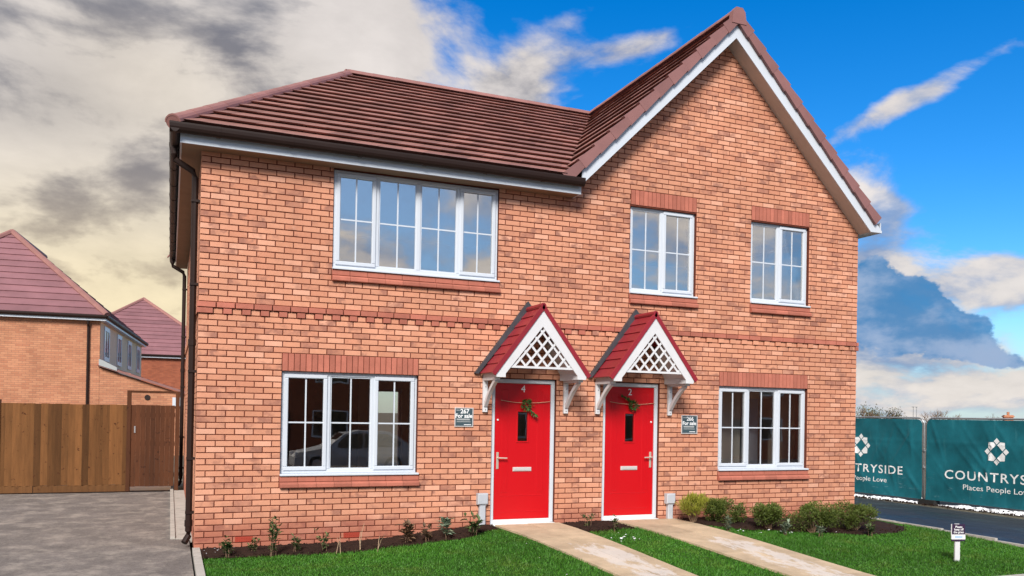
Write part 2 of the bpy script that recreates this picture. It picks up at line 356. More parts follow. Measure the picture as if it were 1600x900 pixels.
def brickface_material(name, base, dark, scale=1.0, mort=(.30, .19, .14)):
    """walls too far off to tell bricks apart"""
    mt, g, bs = newmat(name)
    tc = g.n('ShaderNodeTexCoord'); geo = g.n('ShaderNodeNewGeometry')
    x, y, z = g.sep(tc.outputs['Object']); nx, ny, nz_ = g.sep(geo.outputs['Normal'])
    on = g.n('ShaderNodeVectorTransform', vector_type='NORMAL', convert_from='WORLD', convert_to='OBJECT'); g.put(on.inputs[0], geo.outputs['Normal'])
    ox = g.m('ABSOLUTE', g.sep(on.outputs[0])[0])
    uu = g.m('ADD', g.m('MULTIPLY', x, g.m('SUBTRACT', 1.0, g.ss(ox, .4, .6))), g.m('MULTIPLY', y, g.ss(ox, .4, .6)))
    bt = g.n('ShaderNodeTexBrick'); g.put(bt.inputs['Vector'], g.comb(uu, z, 0.0))
    bt.inputs['Scale'].default_value = 1.0; bt.inputs['Brick Width'].default_value = .225*scale; bt.inputs['Row Height'].default_value = .075*scale
    bt.inputs['Mortar Size'].default_value = .006*scale; bt.inputs['Mortar Smooth'].default_value = .3; bt.inputs['Bias'].default_value = -.1
    bt.inputs['Color1'].default_value = (*base, 1); bt.inputs['Color2'].default_value = (*dark, 1); bt.inputs['Mortar'].default_value = (*mort, 1)
    f = g.lin(g.noise(geo.outputs['Position'], 1.2, 5, .6), .3, .7, .85, 1.14)
    c = g.mix(1.0, bt.outputs[0], g.comb(f, f, f), 'MULTIPLY')
    g.put(bs.inputs['Base Color'], c); bs.inputs['Roughness'].default_value = .9; bs.inputs['Specular IOR Level'].default_value = .2
    b = g.n('ShaderNodeBump'); b.inputs['Strength'].default_value = .5; b.inputs['Distance'].default_value = .008; b.invert = True
    g.put(b.inputs['Height'], bt.outputs['Fac']); g.t.links.new(b.outputs[0], bs.inputs['Normal'])
brickface_material('brick_far', (.50, .235, .135), (.40, .165, .095), mort=(.30, .16, .11))
brickface_material('brick_far_red', (.34, .105, .055), (.25, .075, .042), mort=(.22, .10, .07))
brickface_material('brick_plain', (.52, .215, .125), (.44, .17, .10), mort=(.20, .08, .055))
simple('far_tile', (.225, .105, .118), .7, .4, var=.18, vscale=1.3, rnd=.14, fine=.05)

# ------------------------------------------------------------------ mesh helpers
class MB:
    def __init__(s): s.v = []; s.f = []; s.r = []; s.nrm = False
    def add(s, vs, fs, r=None):
        b = len(s.v); s.v.extend([tuple(map(float, p)) for p in vs])
        r = random.random() if r is None else r
        for f in fs: s.f.append(tuple(b+i for i in f)); s.r.append(r)
        return s
    def box(s, x0, x1, y0, y1, z0, z1, r=None):
        return s.add([(x0,y0,z0),(x1,y0,z0),(x1,y1,z0),(x0,y1,z0),(x0,y0,z1),(x1,y0,z1),(x1,y1,z1),(x0,y1,z1)],
                     [(0,3,2,1),(4,5,6,7),(0,1,5,4),(1,2,6,5),(2,3,7,6),(3,0,4,7)], r)
    def bevbox(s, x0, x1, y0, y1, z0, z1, b=.004, r=None):
        """box whose front (-y) edges are chamfered"""
        vs = [(x0,y1,z0),(x1,y1,z0),(x1,y1,z1),(x0,y1,z1), (x0,y0+b,z0),(x1,y0+b,z0),(x1,y0+b,z1),(x0,y0+b,z1),
              (x0+b,y0,z0+b),(x1-b,y0,z0+b),(x1-b,y0,z1-b),(x0+b,y0,z1-b)]
        fs = [(8,9,10,11)]
        for i in range(4):
            j = (i+1) % 4; fs += [(4+i,4+j,8+j,8+i), (i,j,4+j,4+i)]
        return s.add(vs, fs, r)
    def prism(s, poly, axis, a, b, r=None):
        """polygon (list of 2-tuples) extruded along axis x/y/z from a to b"""
        def P(p, t): return {'x': (t,p[0],p[1]), 'y': (p[0],t,p[1]), 'z': (p[0],p[1],t)}[axis]
        n = len(poly); vs = [P(p, a) for p in poly]+[P(p, b) for p in poly]
        fs = [tuple(range(n)), tuple(range(2*n-1, n-1, -1))]+[(i, i+n, (i+1) % n+n, (i+1) % n) for i in range(n)]
        return s.add(vs, fs, r)
    def bar(s, p, q, w, h, up=(0,0,1), r=None):
        """rectangular bar from p to q; w across, h along 'up'"""
        p, q = Vector(p), Vector(q); d = (q-p).normalized(); u = Vector(up); sx = d.cross(u).normalized(); uu = sx.cross(d).normalized()
        vs = [b+sx*(i*w/2)+uu*(j*h/2) for b in (p, q) for i, j in ((-1,-1),(1,-1),(1,1),(-1,1))]
        return s.add(vs, [(0,1,2,3),(7,6,5,4),(0,4,5,1),(1,5,6,2),(2,6,7,3),(3,7,4,0)], r)
    def tube(s, path, rad, n=8, r=None, cap=True):
        P = [Vector(p) for p in path]; rs = rad if isinstance(rad, (list, tuple)) else [rad]*len(P)
        vs = []; fs = []
        for i, p in enumerate(P):
            d = (P[min(i+1, len(P)-1)]-P[max(i-1, 0)]).normalized()
            a = d.cross(Vector((0,0,1)) if abs(d.z) < .95 else Vector((0,1,0))).normalized(); b = a.cross(d).normalized()
            for k in range(n):
                t = 2*math.pi*k/n; vs.append(p+a*math.cos(t)*rs[i]+b*math.sin(t)*rs[i])
        for i in range(len(P)-1):
            for k in range(n): fs.append((i*n+k, i*n+(k+1) % n, (i+1)*n+(k+1) % n, (i+1)*n+k))
        if cap: fs += [tuple(range(n-1, -1, -1)), tuple(range((len(P)-1)*n, len(P)*n))]
        return s.add(vs, fs, r)
    def disc(s, c, rad, axis, a, b, n=20, r=None):
        pts = [(c[0]+rad*math.cos(2*math.pi*i/n), c[1]+rad*math.sin(2*math.pi*i/n)) for i in range(n)]
        return s.prism(pts, axis, a, b, r)
    def leaf(s, p, d, up, ln, wd, r=None, fold=.25):
        p, d, up = Vector(p), Vector(d).normalized(), Vector(up)
        sd = d.cross(up); sd = sd.normalized() if sd.length > 1e-4 else Vector((1,0,0)); n = sd.cross(d)
        vs = [p, p+d*ln*.5+sd*wd*.5+n*fold*wd, p+d*ln, p+d*ln*.5-sd*wd*.5+n*fold*wd]
        return s.add(vs, [(0,1,2),(0,2,3)], r)
    def mesh(s, name, mats, org=(0,0,0), smooth=False):
        me = bpy.data.meshes.new(name)
        v = np.array(s.v)-np.array(org, float)
        me.from_pydata(v.tolist(), [], s.f)
        if not isinstance(mats, (list, tuple)): mats = [mats]
        for mm in mats: me.materials.append(MATS[mm])
        at = me.attributes.new('rnd', 'FLOAT', 'FACE'); at.data.foreach_set('value', s.r)
        if smooth: me.polygons.foreach_set('use_smooth', [True]*len(me.polygons))
        me.update(); return me
def fixn(me):
    import bmesh
    bm = bmesh.new(); bm.from_mesh(me); bmesh.ops.recalc_face_normals(bm, faces=bm.faces); bm.to_mesh(me); bm.free()
def thing(name, label, cat, loc=(0,0,0), rz=0.0, group=None):
    o = bpy.data.objects.new(name, None); o.empty_display_size = .2; COL.objects.link(o)
    o.location = loc; o.rotation_euler = (0,0,rz); o['label'] = label; o['category'] = cat
    if group: o['group'] = group
    return o
def org_of(o):
    t = Vector((0,0,0))
    while o is not None: t = t+o.location; o = o.parent
    return t
def part(name, mb, mat, parent, local=False, smooth=False, kind=None, label=None, fix=True):
    me = mb.mesh(name, mat, (0,0,0) if local else org_of(parent), smooth)
    if fix: fixn(me)
    o = bpy.data.objects.new(name, me); COL.objects.link(o); o.parent = parent
    if kind: o['kind'] = kind
    if label: o['label'] = label
    return o
def top(name, mb, mat, label=None, cat=None, group=None, kind=None, org=(0,0,0), smooth=False, fix=True):
    me = mb.mesh(name, mat, org, smooth)
    if fix: fixn(me)
    o = bpy.data.objects.new(name, me); COL.objects.link(o); o.location = org
    if label: o['label'] = label
    if cat: o['category'] = cat
    if group: o['group'] = group
    if kind: o['kind'] = kind
    return o
def text_mesh(name, txt, size, mat, parent, M4, extrude=.002, align='CENTER', bold=0.0, space=1.0):
    cu = bpy.data.curves.new(name, 'FONT'); cu.body = txt; cu.size = size; cu.align_x = align; cu.align_y = 'CENTER'; cu.extrude = extrude
    cu.offset = bold; cu.space_character = space; cu.resolution_u = 3
    ob = bpy.data.objects.new(name, cu); COL.objects.link(ob)
    dg = bpy.context.evaluated_depsgraph_get(); me = bpy.data.meshes.new_from_object(ob.evaluated_get(dg))
    bpy.data.objects.remove(ob); me.materials.clear(); me.materials.append(MATS[mat])
    o = bpy.data.objects.new(name, me); COL.objects.link(o); o.parent = parent; o.matrix_basis = M4
    return o
def frontal(x, y, z):    # text plane facing -Y at a local point
    return Matrix.Translation((x, y, z)) @ Matrix.Rotation(math.pi/2, 4, 'X')

# ------------------------------------------------------------------ ground levels
def sst(t): t = min(1, max(0, t)); return t*t*(3-2*t)
def GZ(x, y):
    z = -.40*sst((-1.0-y)/14.0)
    fx = sst((x-1.6)/2.4)*(1-.55*sst((x-7.2)/3.2))*(1-sst((x-10.6)/1.2))
    z += .155*fx*(1-sst((-y)/4.2)) if y < 0 else .155*fx
    z += -.20*sst((x-11)/5.0)
    return z
def sheet(name, x0, x1, y0, y1, step, mat, dz, kind='structure', f=None, noise=0.0, hole=None):
    xs = np.linspace(x0, x1, max(2, int(round((x1-x0)/step))+1)); ys = np.linspace(y0, y1, max(2, int(round((y1-y0)/step))+1))
    mb = MB(); nx = len(xs)
    vs = [(x, y, GZ(x, y)+dz+(random.uniform(-noise, noise) if noise else 0)) for y in ys for x in xs]
    if f: vs = [f(*v) for v in vs]
    fs = []
    for j in range(len(ys)-1):
        for i in range(nx-1):
            cx, cy = (xs[i]+xs[i+1])/2, (ys[j]+ys[j+1])/2
            if hole and hole(cx, cy): continue
            fs.append((j*nx+i, j*nx+i+1, (j+1)*nx+i+1, (j+1)*nx+i))
    mb.add(vs, fs)
    return top(name, mb, mat, kind=kind, fix=False)
# far ground: one sheet to the horizon (hole in the middle is filled by the plot sheets lying above it)
mb = MB(); R = [0, 6, 12, 20, 30, 60, 150, 500, 1800]; n = 48
vs = [(4, -2, -.62)]; fs = []
for r_ in R[1:]:
    for k in range(n): vs.append((4+r_*math.cos(2*math.pi*k/n), -2+r_*math.sin(2*math.pi*k/n), -.62 if r_ < 40 else -.62-.0*r_))
for k in range(n): fs.append((0, 1+k, 1+(k+1) % n))
for j in range(len(R)-2):
    for k in range(n): fs.append((1+j*n+k, 1+(j+1)*n+k, 1+(j+1)*n+(k+1) % n, 1+j*n+(k+1) % n))
mb.add(vs, fs); top('ground', mb, 'ground_mat', kind='structure', fix=False)
sheet('back_yard', -30, 14, 8.02, 60, 2.0, 'ground_mat', -.006)
sheet('side_ground', 10.5, 60, -4.2, 60, 1.0, 'ground_mat', -.03)
DRIVE_R = -.02
sheet('driveway', -14, DRIVE_R-.02, -4.3, 8.02, .5, 'tarmac_grey', 0.0)
sheet('side_drive', 10.86, 15.6, -6.2, 16, .35, 'tarmac_dark', .004)
sheet('lawn', .07, 10.80, -4.2, .25, .25, 'lawn_base', 0.0)
sheet('pavement', -30, 40, -6.3, -4.32, .5, 'tarmac_road', .0)
sheet('road', -60, 60, -15.5, -6.45, 1.0, 'tarmac_road', -.10)
sheet('far_verge', -60, 60, -40, -15.6, 1.0, 'tarmac_grey', 0.0)

# ------------------------------------------------------------------ main building: a pair of houses under one roof
W = 10.575; DEPTH = 9.2; GX = 7.77            # width, depth, gable centre
PITCH_G = .985                                 # gable slope
house = thing('semi_detached_house', 'pair of joined red brick houses with front gable and two red doors', 'house', (0,0,0))
WIN = {  # opening x0, x1, z0, z1
    'A': (1.0125, 2.8125, .9, 2.25), 'U': (1.63, 3.945, 3.6, 4.915), 'B': (6.09, 7.27, 3.6, 4.95),
    'C': (8.33, 9.51, 3.6, 4.95), 'D': (7.75, 9.52, .9, 2.25)}
DOORS = {'4': (3.90, 4.89, .0, 2.25), '2': (5.675, 6.645, .0, 2.25)}
LINT = {k: (WIN[k][0], WIN[k][1], WIN[k][3], WIN[k][3]+.225) for k in 'ABCD'}
SILL = {k: (WIN[k][0]-.01, WIN[k][1]+.03, WIN[k][2]-.15, WIN[k][2]) for k in WIN}
AIR = [(.4725, .1), (1.83, .1), (3.17, .1)]
blocks = list(WIN.values())+list(DOORS.values())+list(LINT.values())+list(SILL.values())
def top_at(x): return 4.935 if x < 5.0 else min(99, max(4.935, 7.80-PITCH_G*abs(x-GX)))
# mortar body (thickness .3) with the openings cut out
def wall_cells(xs, zs, holes, y0, y1, mb, grow=.005):
    for i in range(len(xs)-1):
        for j in range(len(zs)-1):
            cx, cz = (xs[i]+xs[i+1])/2, (zs[j]+zs[j+1])/2
            if any(h[0] < cx < h[1] and h[2] < cz < h[3] for h in holes): continue
            mb.box(xs[i], xs[i+1], y0, y1, zs[j], zs[j+1])
e_ = .005
holes = [(h[0]-e_, h[1]+e_, h[2]-(e_ if h[2] > .1 else 0), h[3]+e_) for h in list(WIN.values())+list(DOORS.values())]
xs = sorted({.006, W-.006}|{h[0] for h in holes}|{h[1] for h in holes}); zs = sorted({-.5, 4.93}|{min(h[2], 4.93) for h in holes}|{min(h[3], 4.93) for h in holes})
mb = MB(); wall_cells(xs, zs, holes, .009, .30, mb)
hB = [h for h in holes if h[3] > 4.93]
xg = GX-(7.80-4.93)/PITCH_G
mb.prism([(xg+.03, 4.93), (W-.006, 4.93), (W-.006, 7.80-PITCH_G*(W-GX)), (GX, 7.78)], 'y', .0095, .30)
front_wall = part('front_wall', mb, 'mortar', house)

# bricks of the front wall, course by course
def subtract(a, b, z0, z1):
    segs = [(a, b)]
    for h in blocks:
        if h[2] < z1-.012 and h[3] > z0+.012:
            ns = []
            for p, q in segs:
                if h[1] <= p or h[0] >= q: ns.append((p, q)); continue
                if h[0] > p: ns.append((p, h[0]))
                if h[1] < q: ns.append((h[1], q))
            segs = ns
    return segs
J = .0062
single = []; rest = MB()
NB = 0
def tone():
    return random.random()
variants = {}
def brick_variant(kx, i, depth):
    key = (round(kx, 3), i, depth)
    if key not in variants:
        q = MB(); t = (i+.5)/16
        j = lambda a: random.uniform(-a, a)
        q.bevbox(-kx/2+j(.0015), kx/2+j(.0015), j(.0015), depth, -.0319+j(.001), .0319+j(.001), .0035, t)
        me = q.mesh('brick', 'brick'); fixn(me); variants[key] = me
    return variants[key]
for k in range(-2, 104):
    z0, z1 = .075*k, .075*(k+1)
    if k in (39, 40): continue
    if z0 > 7.62: break
    half = (k % 2 == 0)
    edges = [0.0]; x = .1125 if half else .225
    while x < W-.05: edges.append(x); x += .225
    edges.append(W)
    for a, b in zip(edges[:-1], edges[1:]):
        if z1 > 4.93:
            hw = (7.79-(z0+z1)/2)/PITCH_G
            lo, hi = max(GX-hw, 5.02), min(GX+hw, W)
            if k == 65 and a < 5.1: lo = 0
            a2, b2 = max(a, lo), min(b, hi)
            if b2-a2 < .03: continue
        else: a2, b2 = a, b
        for p, q in subtract(a2, b2, z0, z1):
            if q-p < .025: continue
            if k == 1 and any(p-.05 < ax+.1 < q+.05 and False for ax, _ in AIR): continue
            p_ = p+J if p > .001 else p; q_ = q-J if q < W-.001 else q
            dep = .10
            if a < .001: dep = .215 if half else .10
            full = (not half or a > .001) and abs((q-p)-.225) < .001 and a > .001
            if full and a < 1.05 and 0 <= k < 66: single.append((a, k, p_, q_, z0))
            else:
                rest.bevbox(p_, q_, random.uniform(-.0015, .0015), dep, z0+.0056, z1-.0056, .0035, tone())
# the row of the wall top under the soffit that the eaves hide stays open; 300 nearest bricks are single pieces
single.sort(key=lambda t: (t[0]+abs(t[1]-22)*.012))
for n_, (a, k, p_, q_, z0) in enumerate(single):
    if n_ < 296:
        me = brick_variant(q_-p_, random.randrange(16), .10)
        o = bpy.data.objects.new('brick', me); COL.objects.link(o); o.parent = front_wall
        o.location = ((p_+q_)/2, random.uniform(-.0012, .0012), z0+.0375)
    else:
        rest.bevbox(p_, q_, random.uniform(-.0015, .0015), .10, z0+.005, z0+.070, .0035, tone())
part('brickwork', rest, 'brick', front_wall, kind='stuff', fix=True)
# string course: projecting red stretchers over alternating dentils
def shared_piece(w, y0, mat, tones, tag):
    out = []
    for t in range(tones):
        q = MB(); q.bevbox(-w/2, w/2, y0+random.uniform(-.001, .001), .1, 0, .065, .004, (t+.5)/tones); me = q.mesh(tag, mat); fixn(me); out.append(me)
    return out
q = MB(); q.box(.0, W, .0071, .11, 2.926, 3.074); st = part('string_course', q, 'mortar', house)
full_ = shared_piece(.225-2*J, -.026, 'red_brick', 6, 'brick'); hd_r = shared_piece(.1125-2*J, -.019, 'red_brick', 5, 'brick'); hd_b = shared_piece(.1125-2*J, .0, 'brick', 9, 'brick')
def put_piece(lst, x, z):
    o = bpy.data.objects.new('brick', random.choice(lst)); COL.objects.link(o); o.parent = st; o.location = (x, 0, z)
x = -.022
while x < W-.18: put_piece(full_, x+.1125, 3.005); x += .225
q = MB(); q.bevbox(x+J, W+.022, -.026, .1, 3.005, 3.070, .004); part('brick', q, 'red_brick', st)
q = MB(); q.bevbox(-.022, .165, -.024, .1, 2.930, 2.995, .004); part('brick', q, 'red_brick', st)
x = .17; i = 1
hd_p = shared_piece(.1125-2*J, -.019, 'brick', 9, 'brick')
while x < W-.1: put_piece((hd_r if x < 5.3 else hd_p) if i % 2 == 0 else hd_b, x+.05625, 2.930); x += .1125; i += 1
q = MB(); q.bevbox(x+J, W+.022, -.024, .1, 2.930, 2.995, .004); part('brick', q, 'red_brick', st)
# air bricks at the foot of the wall
for ax, az in AIR:
    mb = MB(); mb.box(ax+.005, ax+.22, -.0045, .02, .080, .145)
    for r_ in range(3):
        for c_ in range(7): mb.box(ax+.018+c_*.0285, ax+.034+c_*.0285, -.0075, .0, .087+r_*.019, .098+r_*.019)
    part('airbrick', mb, 'airbrick', front_wall)

# side walls, back wall, party wall, floors and rooms
mb = MB(); mb.box(.006, .30, .30, DEPTH, -.5, 4.93)
left_wall = part('side_wall', mb, 'mortar', house)
sb = MB()
for k in range(0, 65):
    z0 = .075*k; half = (k % 2 == 0)
    y = .225 if half else .1125
    while y < DEPTH-.02:
        b = min(y+.225, DEPTH)
        pr = -.024 if k in (39, 40) else random.uniform(-.0015, .0015)
        sb.box(pr, .10, y+J, b-J, z0+.005, z0+.070); y = b
    if k in (39, 40): sb.box(-.022, .09, .11, .22, z0+.005, z0+.070)
part('brickwork', sb, 'brick', left_wall, kind='stuff')
mb = MB(); mb.box(W-.3, W, .302, DEPTH, -.5, 4.93); part('side_wall', mb, 'brick_plain', house)
bh = [(4.10, 4.95, .2, 2.3), (.8, 2.2, 1.0, 2.25), (8.2, 9.9, .2, 2.3), (6.0, 7.2, 1.0, 2.25), (1.2, 2.6, 3.6, 4.8), (7.4, 9.0, 3.6, 4.8)]
xs = sorted({.3, W-.3}|{h[0] for h in bh}|{h[1] for h in bh}); zs = sorted({-.5, 4.93}|{h[2] for h in bh}|{h[3] for h in bh})
mb = MB(); wall_cells(xs, zs, bh, DEPTH-.3, DEPTH-.002, mb); back_wall = part('back_wall', mb, 'plaster', house)
mb = MB(); mb.box(5.20, 5.36, .302, DEPTH-.302, .0, 4.93); part('party_wall', mb, 'plaster', house)
mb = MB(); mb.box(.302, W-.302, .302, DEPTH-.302, .05, .19); part('ground_floor', mb, 'room_floor', house)
mb = MB(); mb.box(.303, W-.303, .301, DEPTH-.303, 2.50, 2.72); part('upper_floor', mb, 'plaster', house)
mb = MB(); mb.box(.304, W-.304, .301, DEPTH-.304, 4.96, 5.02); part('ceiling', mb, 'plaster', house)
def room_wall(name, mat, *bx_): q = MB(); q.box(*bx_); part(name, q, mat, house)
room_wall('inner_lining', 'plaster', .302, .32, .303, DEPTH-.303, .19, 4.9); room_wall('inner_lining', 'plaster', W-.32, W-.302, .303, DEPTH-.303, .19, 4.9)
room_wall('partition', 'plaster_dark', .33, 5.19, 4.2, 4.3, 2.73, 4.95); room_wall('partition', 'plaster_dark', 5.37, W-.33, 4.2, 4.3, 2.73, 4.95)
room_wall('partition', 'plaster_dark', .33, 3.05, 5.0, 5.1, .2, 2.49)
room_wall('partition', 'plaster', 5.37, 8.0, 3.0, 3.1, .2, 2.49); room_wall('partition', 'plaster', 8.0, 9.05, 1.15, 1.25, .2, 2.49); room_wall('partition', 'plaster', 9.75, W-.33, 1.15, 1.25, .2, 2.49)
room_wall('partition', 'plaster', 9.05, 9.75, 1.151, 1.249, 2.1, 2.489); room_wall('inner_door', 'upvc', 9.08, 9.42, 1.13, 1.17, .2, 2.095)

# lintels (soldier bricks) and brick sills
for key, (a, b, z0, z1) in LINT.items():
    n = int(round((b-a)/.075)); w = (b-a)/n
    back = MB(); back.box(a+.002, b-.002, .0075, .25, z0+.002, z1-.002)
    lp = part('lintel', back, 'mortar', house)
    vs_ = []
    for t in range(5):
        q = MB(); q.bevbox(-w/2+.004, w/2-.004, random.uniform(-.001, .001), .1, .0, z1-z0-.003, .003, (t+.5)/5); me = q.mesh('brick', 'red_brick'); fixn(me); vs_.append(me)
    for i in range(n):
        o = bpy.data.objects.new('brick', vs_[random.randrange(5)]); COL.objects.link(o); o.parent = lp; o.location = (a+w*(i+.5), -.003, z0)
for key, (a, b, z0, z1) in SILL.items():
    n = int(round((b-a)/.235)); w = (b-a)/n
    back = MB(); back.box(a+.003, b-.003, .008, .11, z0+.003, z1-.003)
    lp = part('brick_sill', back, 'mortar', house)
    vs_ = []
    for t in range(4):
        q = MB(); pr = -.052
        q.prism([(.1, 0), (pr+.006, 0), (pr, .008), (pr, .046), (pr+.008, .058), (pr+.024, .068), (.0, .073), (.1, .073)], 'x', -w/2+.002, w/2-.002, (t+.5)/4)
        me = q.mesh('brick', 'red_brick'); fixn(me); vs_.append(me)
    up_ = MB(); up_.bevbox(-w/2+.002, w/2-.002, -.012, .1, .0, .070, .003, .5); um = up_.mesh('brick', 'red_brick'); fixn(um)
    for i in range(n):
        o = bpy.data.objects.new('brick', vs_[random.randrange(4)]); COL.objects.link(o); o.parent = lp; o.location = (a+w*(i+.5), 0, z0)
        o = bpy.data.objects.new('brick', um); COL.objects.link(o); o.parent = lp; o.location = (a+w*(i+.5), 0, z0+.077)

# windows
def window(x0, x1, z0, z1, lights, rec=.055, label=None, glass='glass'):
    fr = MB(); y0, y1 = rec, rec+.07; t = .055
    zb = z0+.028
    fr.bevbox(x0, x1, y0, y1, zb, zb+t, .006); fr.bevbox(x0, x1, y0, y1, z1-t, z1, .006)
    n = len(lights); w = (x1-x0)/n; xe = [x0+w*i for i in range(n+1)]
    fr.bevbox(x0, x0+t, y0-.0006, y1, zb+t, z1-t, .006); fr.bevbox(x1-t, x1, y0-.0006, y1, zb+t, z1-t, .006)
    for i in range(1, n): fr.bevbox(xe[i]-.030, xe[i]+.030, y0-.0006, y1, zb+t, z1-t, .006)
    wp = part('window', fr, 'upvc', house, label=label)
    sl_ = MB(); sl_.prism([(rec+.06, z0+.003), (-.035, z0+.003), (-.035, z0+.020), (-.028, z0+.0265), (rec+.06, z0+.030)], 'x', x0-.008, x1+.020)
    part('sill', sl_, 'upvc', wp)
    for i, kind in enumerate(lights):
        a = xe[i]+(t if i == 0 else .030); b = xe[i+1]-(t if i == n-1 else .030); c, d = zb+t, z1-t
        if kind == 'c':     # opening sash stands a little proud
            s = MB(); sw = .052; a_, b_, c_, d_ = a-.018, b+.018, c-.018, d+.018
            s.bevbox(a_, b_, y0-.018, y0+.05, c_, c_+sw, .008); s.bevbox(a_, b_, y0-.018, y0+.05, d_-sw, d_, .008)
            s.bevbox(a_, a_+sw, y0-.0186, y0+.05, c_+sw, d_-sw, .008); s.bevbox(b_-sw, b_, y0-.0186, y0+.05, c_+sw, d_-sw, .008)
            part('sash', s, 'upvc', wp); a, b, c, d = a_+sw, b_-sw, c_+sw, d_-sw; yg = y0+.012
        else:
            s = MB(); sw = .014
            s.box(a, b, y0+.012, y0+.05, c, c+sw); s.box(a, b, y0+.012, y0+.05, d-sw, d); s.box(a, a+sw, y0+.0115, y0+.05, c+sw, d-sw); s.box(b-sw, b, y0+.0115, y0+.05, c+sw, d-sw)
            part('bead', s, 'upvc', wp); a, b, c, d = a+sw, b-sw, c+sw, d-sw; yg = y0+.024
        g1 = MB(); g1.box(a-.004, b+.004, yg, yg+.004, c-.004, d+.004); part('pane', g1, glass, wp)
        xm, zm = (a+b)/2, (c+d)/2
        g3 = MB(); g3.box(xm-.0095, xm+.0095, yg-.004, yg+.012, c, d); part('glazing_bar', g3, 'upvc', wp)
        g3 = MB(); g3.box(a, xm-.0098, yg-.0035, yg+.012, zm-.0095, zm+.0095); g3.box(xm+.0098, b, yg-.0035, yg+.012, zm-.0095, zm+.0095); part('glazing_bar', g3, 'upvc', wp)
    return wp
window(*WIN['A'], 'cfc'); window(*WIN['D'], 'cfc'); window(*WIN['U'], 'cffc', rec=.03, glass='glass_coated'); window(*WIN['B'], 'fc', glass='glass_coated'); window(*WIN['C'], 'fc', glass='glass_coated')
# rear glazing
for h in bh:
    mb = MB(); mb.box(h[0], h[1], DEPTH-.16, DEPTH-.155, h[2], h[3]); part('rear_pane', mb, 'glass', back_wall)
    mb = MB(); t = .06
    mb.box(h[0], h[0]+t, DEPTH-.2, DEPTH-.1, h[2], h[3]); mb.box(h[1]-t, h[1], DEPTH-.2, DEPTH-.1, h[2], h[3])
    mb.box(h[0]+t, h[1]-t, DEPTH-.2, DEPTH-.1, h[2], h[2]+t); mb.box(h[0]+t, h[1]-t, DEPTH-.2, DEPTH-.1, h[3]-t, h[3]); part('rear_frame', mb, 'upvc', back_wall)

# doors
def door(x0, x1, num, hinge_right, label):
    y0 = .045; zt, zb = 2.245, .185; t = .058
    fr = MB(); fr.bevbox(x0, x0+t, y0-.0005, y0+.08, zb, zt-t, .006); fr.bevbox(x1-t, x1, y0-.0005, y0+.08, zb, zt-t, .006); fr.bevbox(x0, x1, y0, y0+.08, zt-t, zt, .006)
    fp = part('door', fr, 'upvc', house, label=label)
    th = MB(); th.box(x0+.002, x1-.002, -.03, y0+.09, zb-.045, zb-.001); th.box(x0+t, x1-t, y0+.004, y0+.085, zb, zb+.055); part('threshold', th, 'upvc_dull', fp)
    gp = MB(); gp.box(x0, x1, .0, .28, -.2, zb-.046); part('door_step', gp, 'kerb', fp)
    a, b, c, d = x0+t+.004, x1-t-.004, zb+.058, zt-t-.004
    yl = y0+.02; xm = (a+b)/2; gw, g0, g1 = .098, 1.335, 1.80
    lf = MB()
    lf.box(a, xm-gw, yl, yl+.045, c, d); lf.box(xm+gw, b, yl, yl+.045, c, d); lf.box(xm-gw, xm+gw, yl, yl+.045, c, g0); lf.box(xm-gw, xm+gw, yl, yl+.045, g1, d)
    part('leaf', lf, 'red_paint', fp)
    # raised moulding: planks in the upper part, frame of a lower panel
    ml = MB()
    pw = (b-a-.20)/6
    for i in range(6):
        xa = a+.10+pw*i
        if xa+pw < xm-gw-.02 or xa > xm+gw+.02: ml.bevbox(xa+.004, xa+pw-.004, yl-.003, yl+.01, .62, d-.09, .003)
    for zz in (c+.10, c+.33): ml.bevbox(a+.10, b-.10, yl-.003, yl+.01, zz, zz+.012, .003)
    part('moulding', ml, 'red_paint', fp)
    wf = MB(); k = .022
    for q in ((xm-gw, xm-gw+k, g0, g1), (xm+gw-k, xm+gw, g0, g1), (xm-gw+k, xm+gw-k, g0, g0+k), (xm-gw+k, xm+gw-k, g1-k, g1)): wf.bevbox(q[0], q[1], yl-.012, yl+.04, q[2], q[3], .006)
    part('pane_frame', wf, 'red_paint', fp)
    pg = MB(); pg.box(xm-gw+k, xm+gw-k, yl+.012, yl+.016, g0+k, g1-k); part('pane', pg, 'glass', fp)
    lb = MB(); lb.bevbox(xm-.145, xm+.145, yl-.014, yl, .925, .985, .006); lb.box(xm-.125, xm+.125, yl-.018, yl-.012, .940, .970); part('letterbox', lb, 'letter_metal', fp)
    hx = a+.05 if not hinge_right else b-.05; sg = 1 if not hinge_right else -1
    hd = MB(); hd.bevbox(hx-.018, hx+.018, yl-.012, yl, .96, 1.20, .004); hd.tube([(hx, yl-.01, 1.12), (hx, yl-.055, 1.12)], .010); hd.tube([(hx-.008*sg, yl-.052, 1.12), (hx+.13*sg, yl-.052, 1.115)], .010)
    part('handle', hd, 'gold', fp, smooth=False)
    ey = MB(); ey.disc((a+.045 if not hinge_right else b-.045, 1.66), .013, 'y', yl-.008, yl+.002, 12); part('eyelet', ey, 'sign_white', fp)
    text_mesh('number', num, .14, 'sign_white', fp, frontal(xm, yl-.004, 2.105), .003, bold=.0)
    return xm, yl
d4 = door(*DOORS['4'][:2], '4', False, 'left red front door numbered 4'); d2 = door(*DOORS['2'][:2], '2', True, 'right red front door numbered 2')

# grey service pipe covers beside the doors
for (xa, zt, lab) in ((3.68, .63, None), (6.76, .565, None)):
    mb = MB(); mb.bevbox(xa, xa+.152, -.085, .0, zt-.155, zt, .012); mb.bevbox(xa+.035, xa+.125, -.062, .0, zt-.22-.4, zt-.156, .01); mb.bevbox(xa+.03, xa+.13, -.068, 0, zt-.17, zt-.1558, .004)
    part('service_duct', mb, 'meter_grey', house)

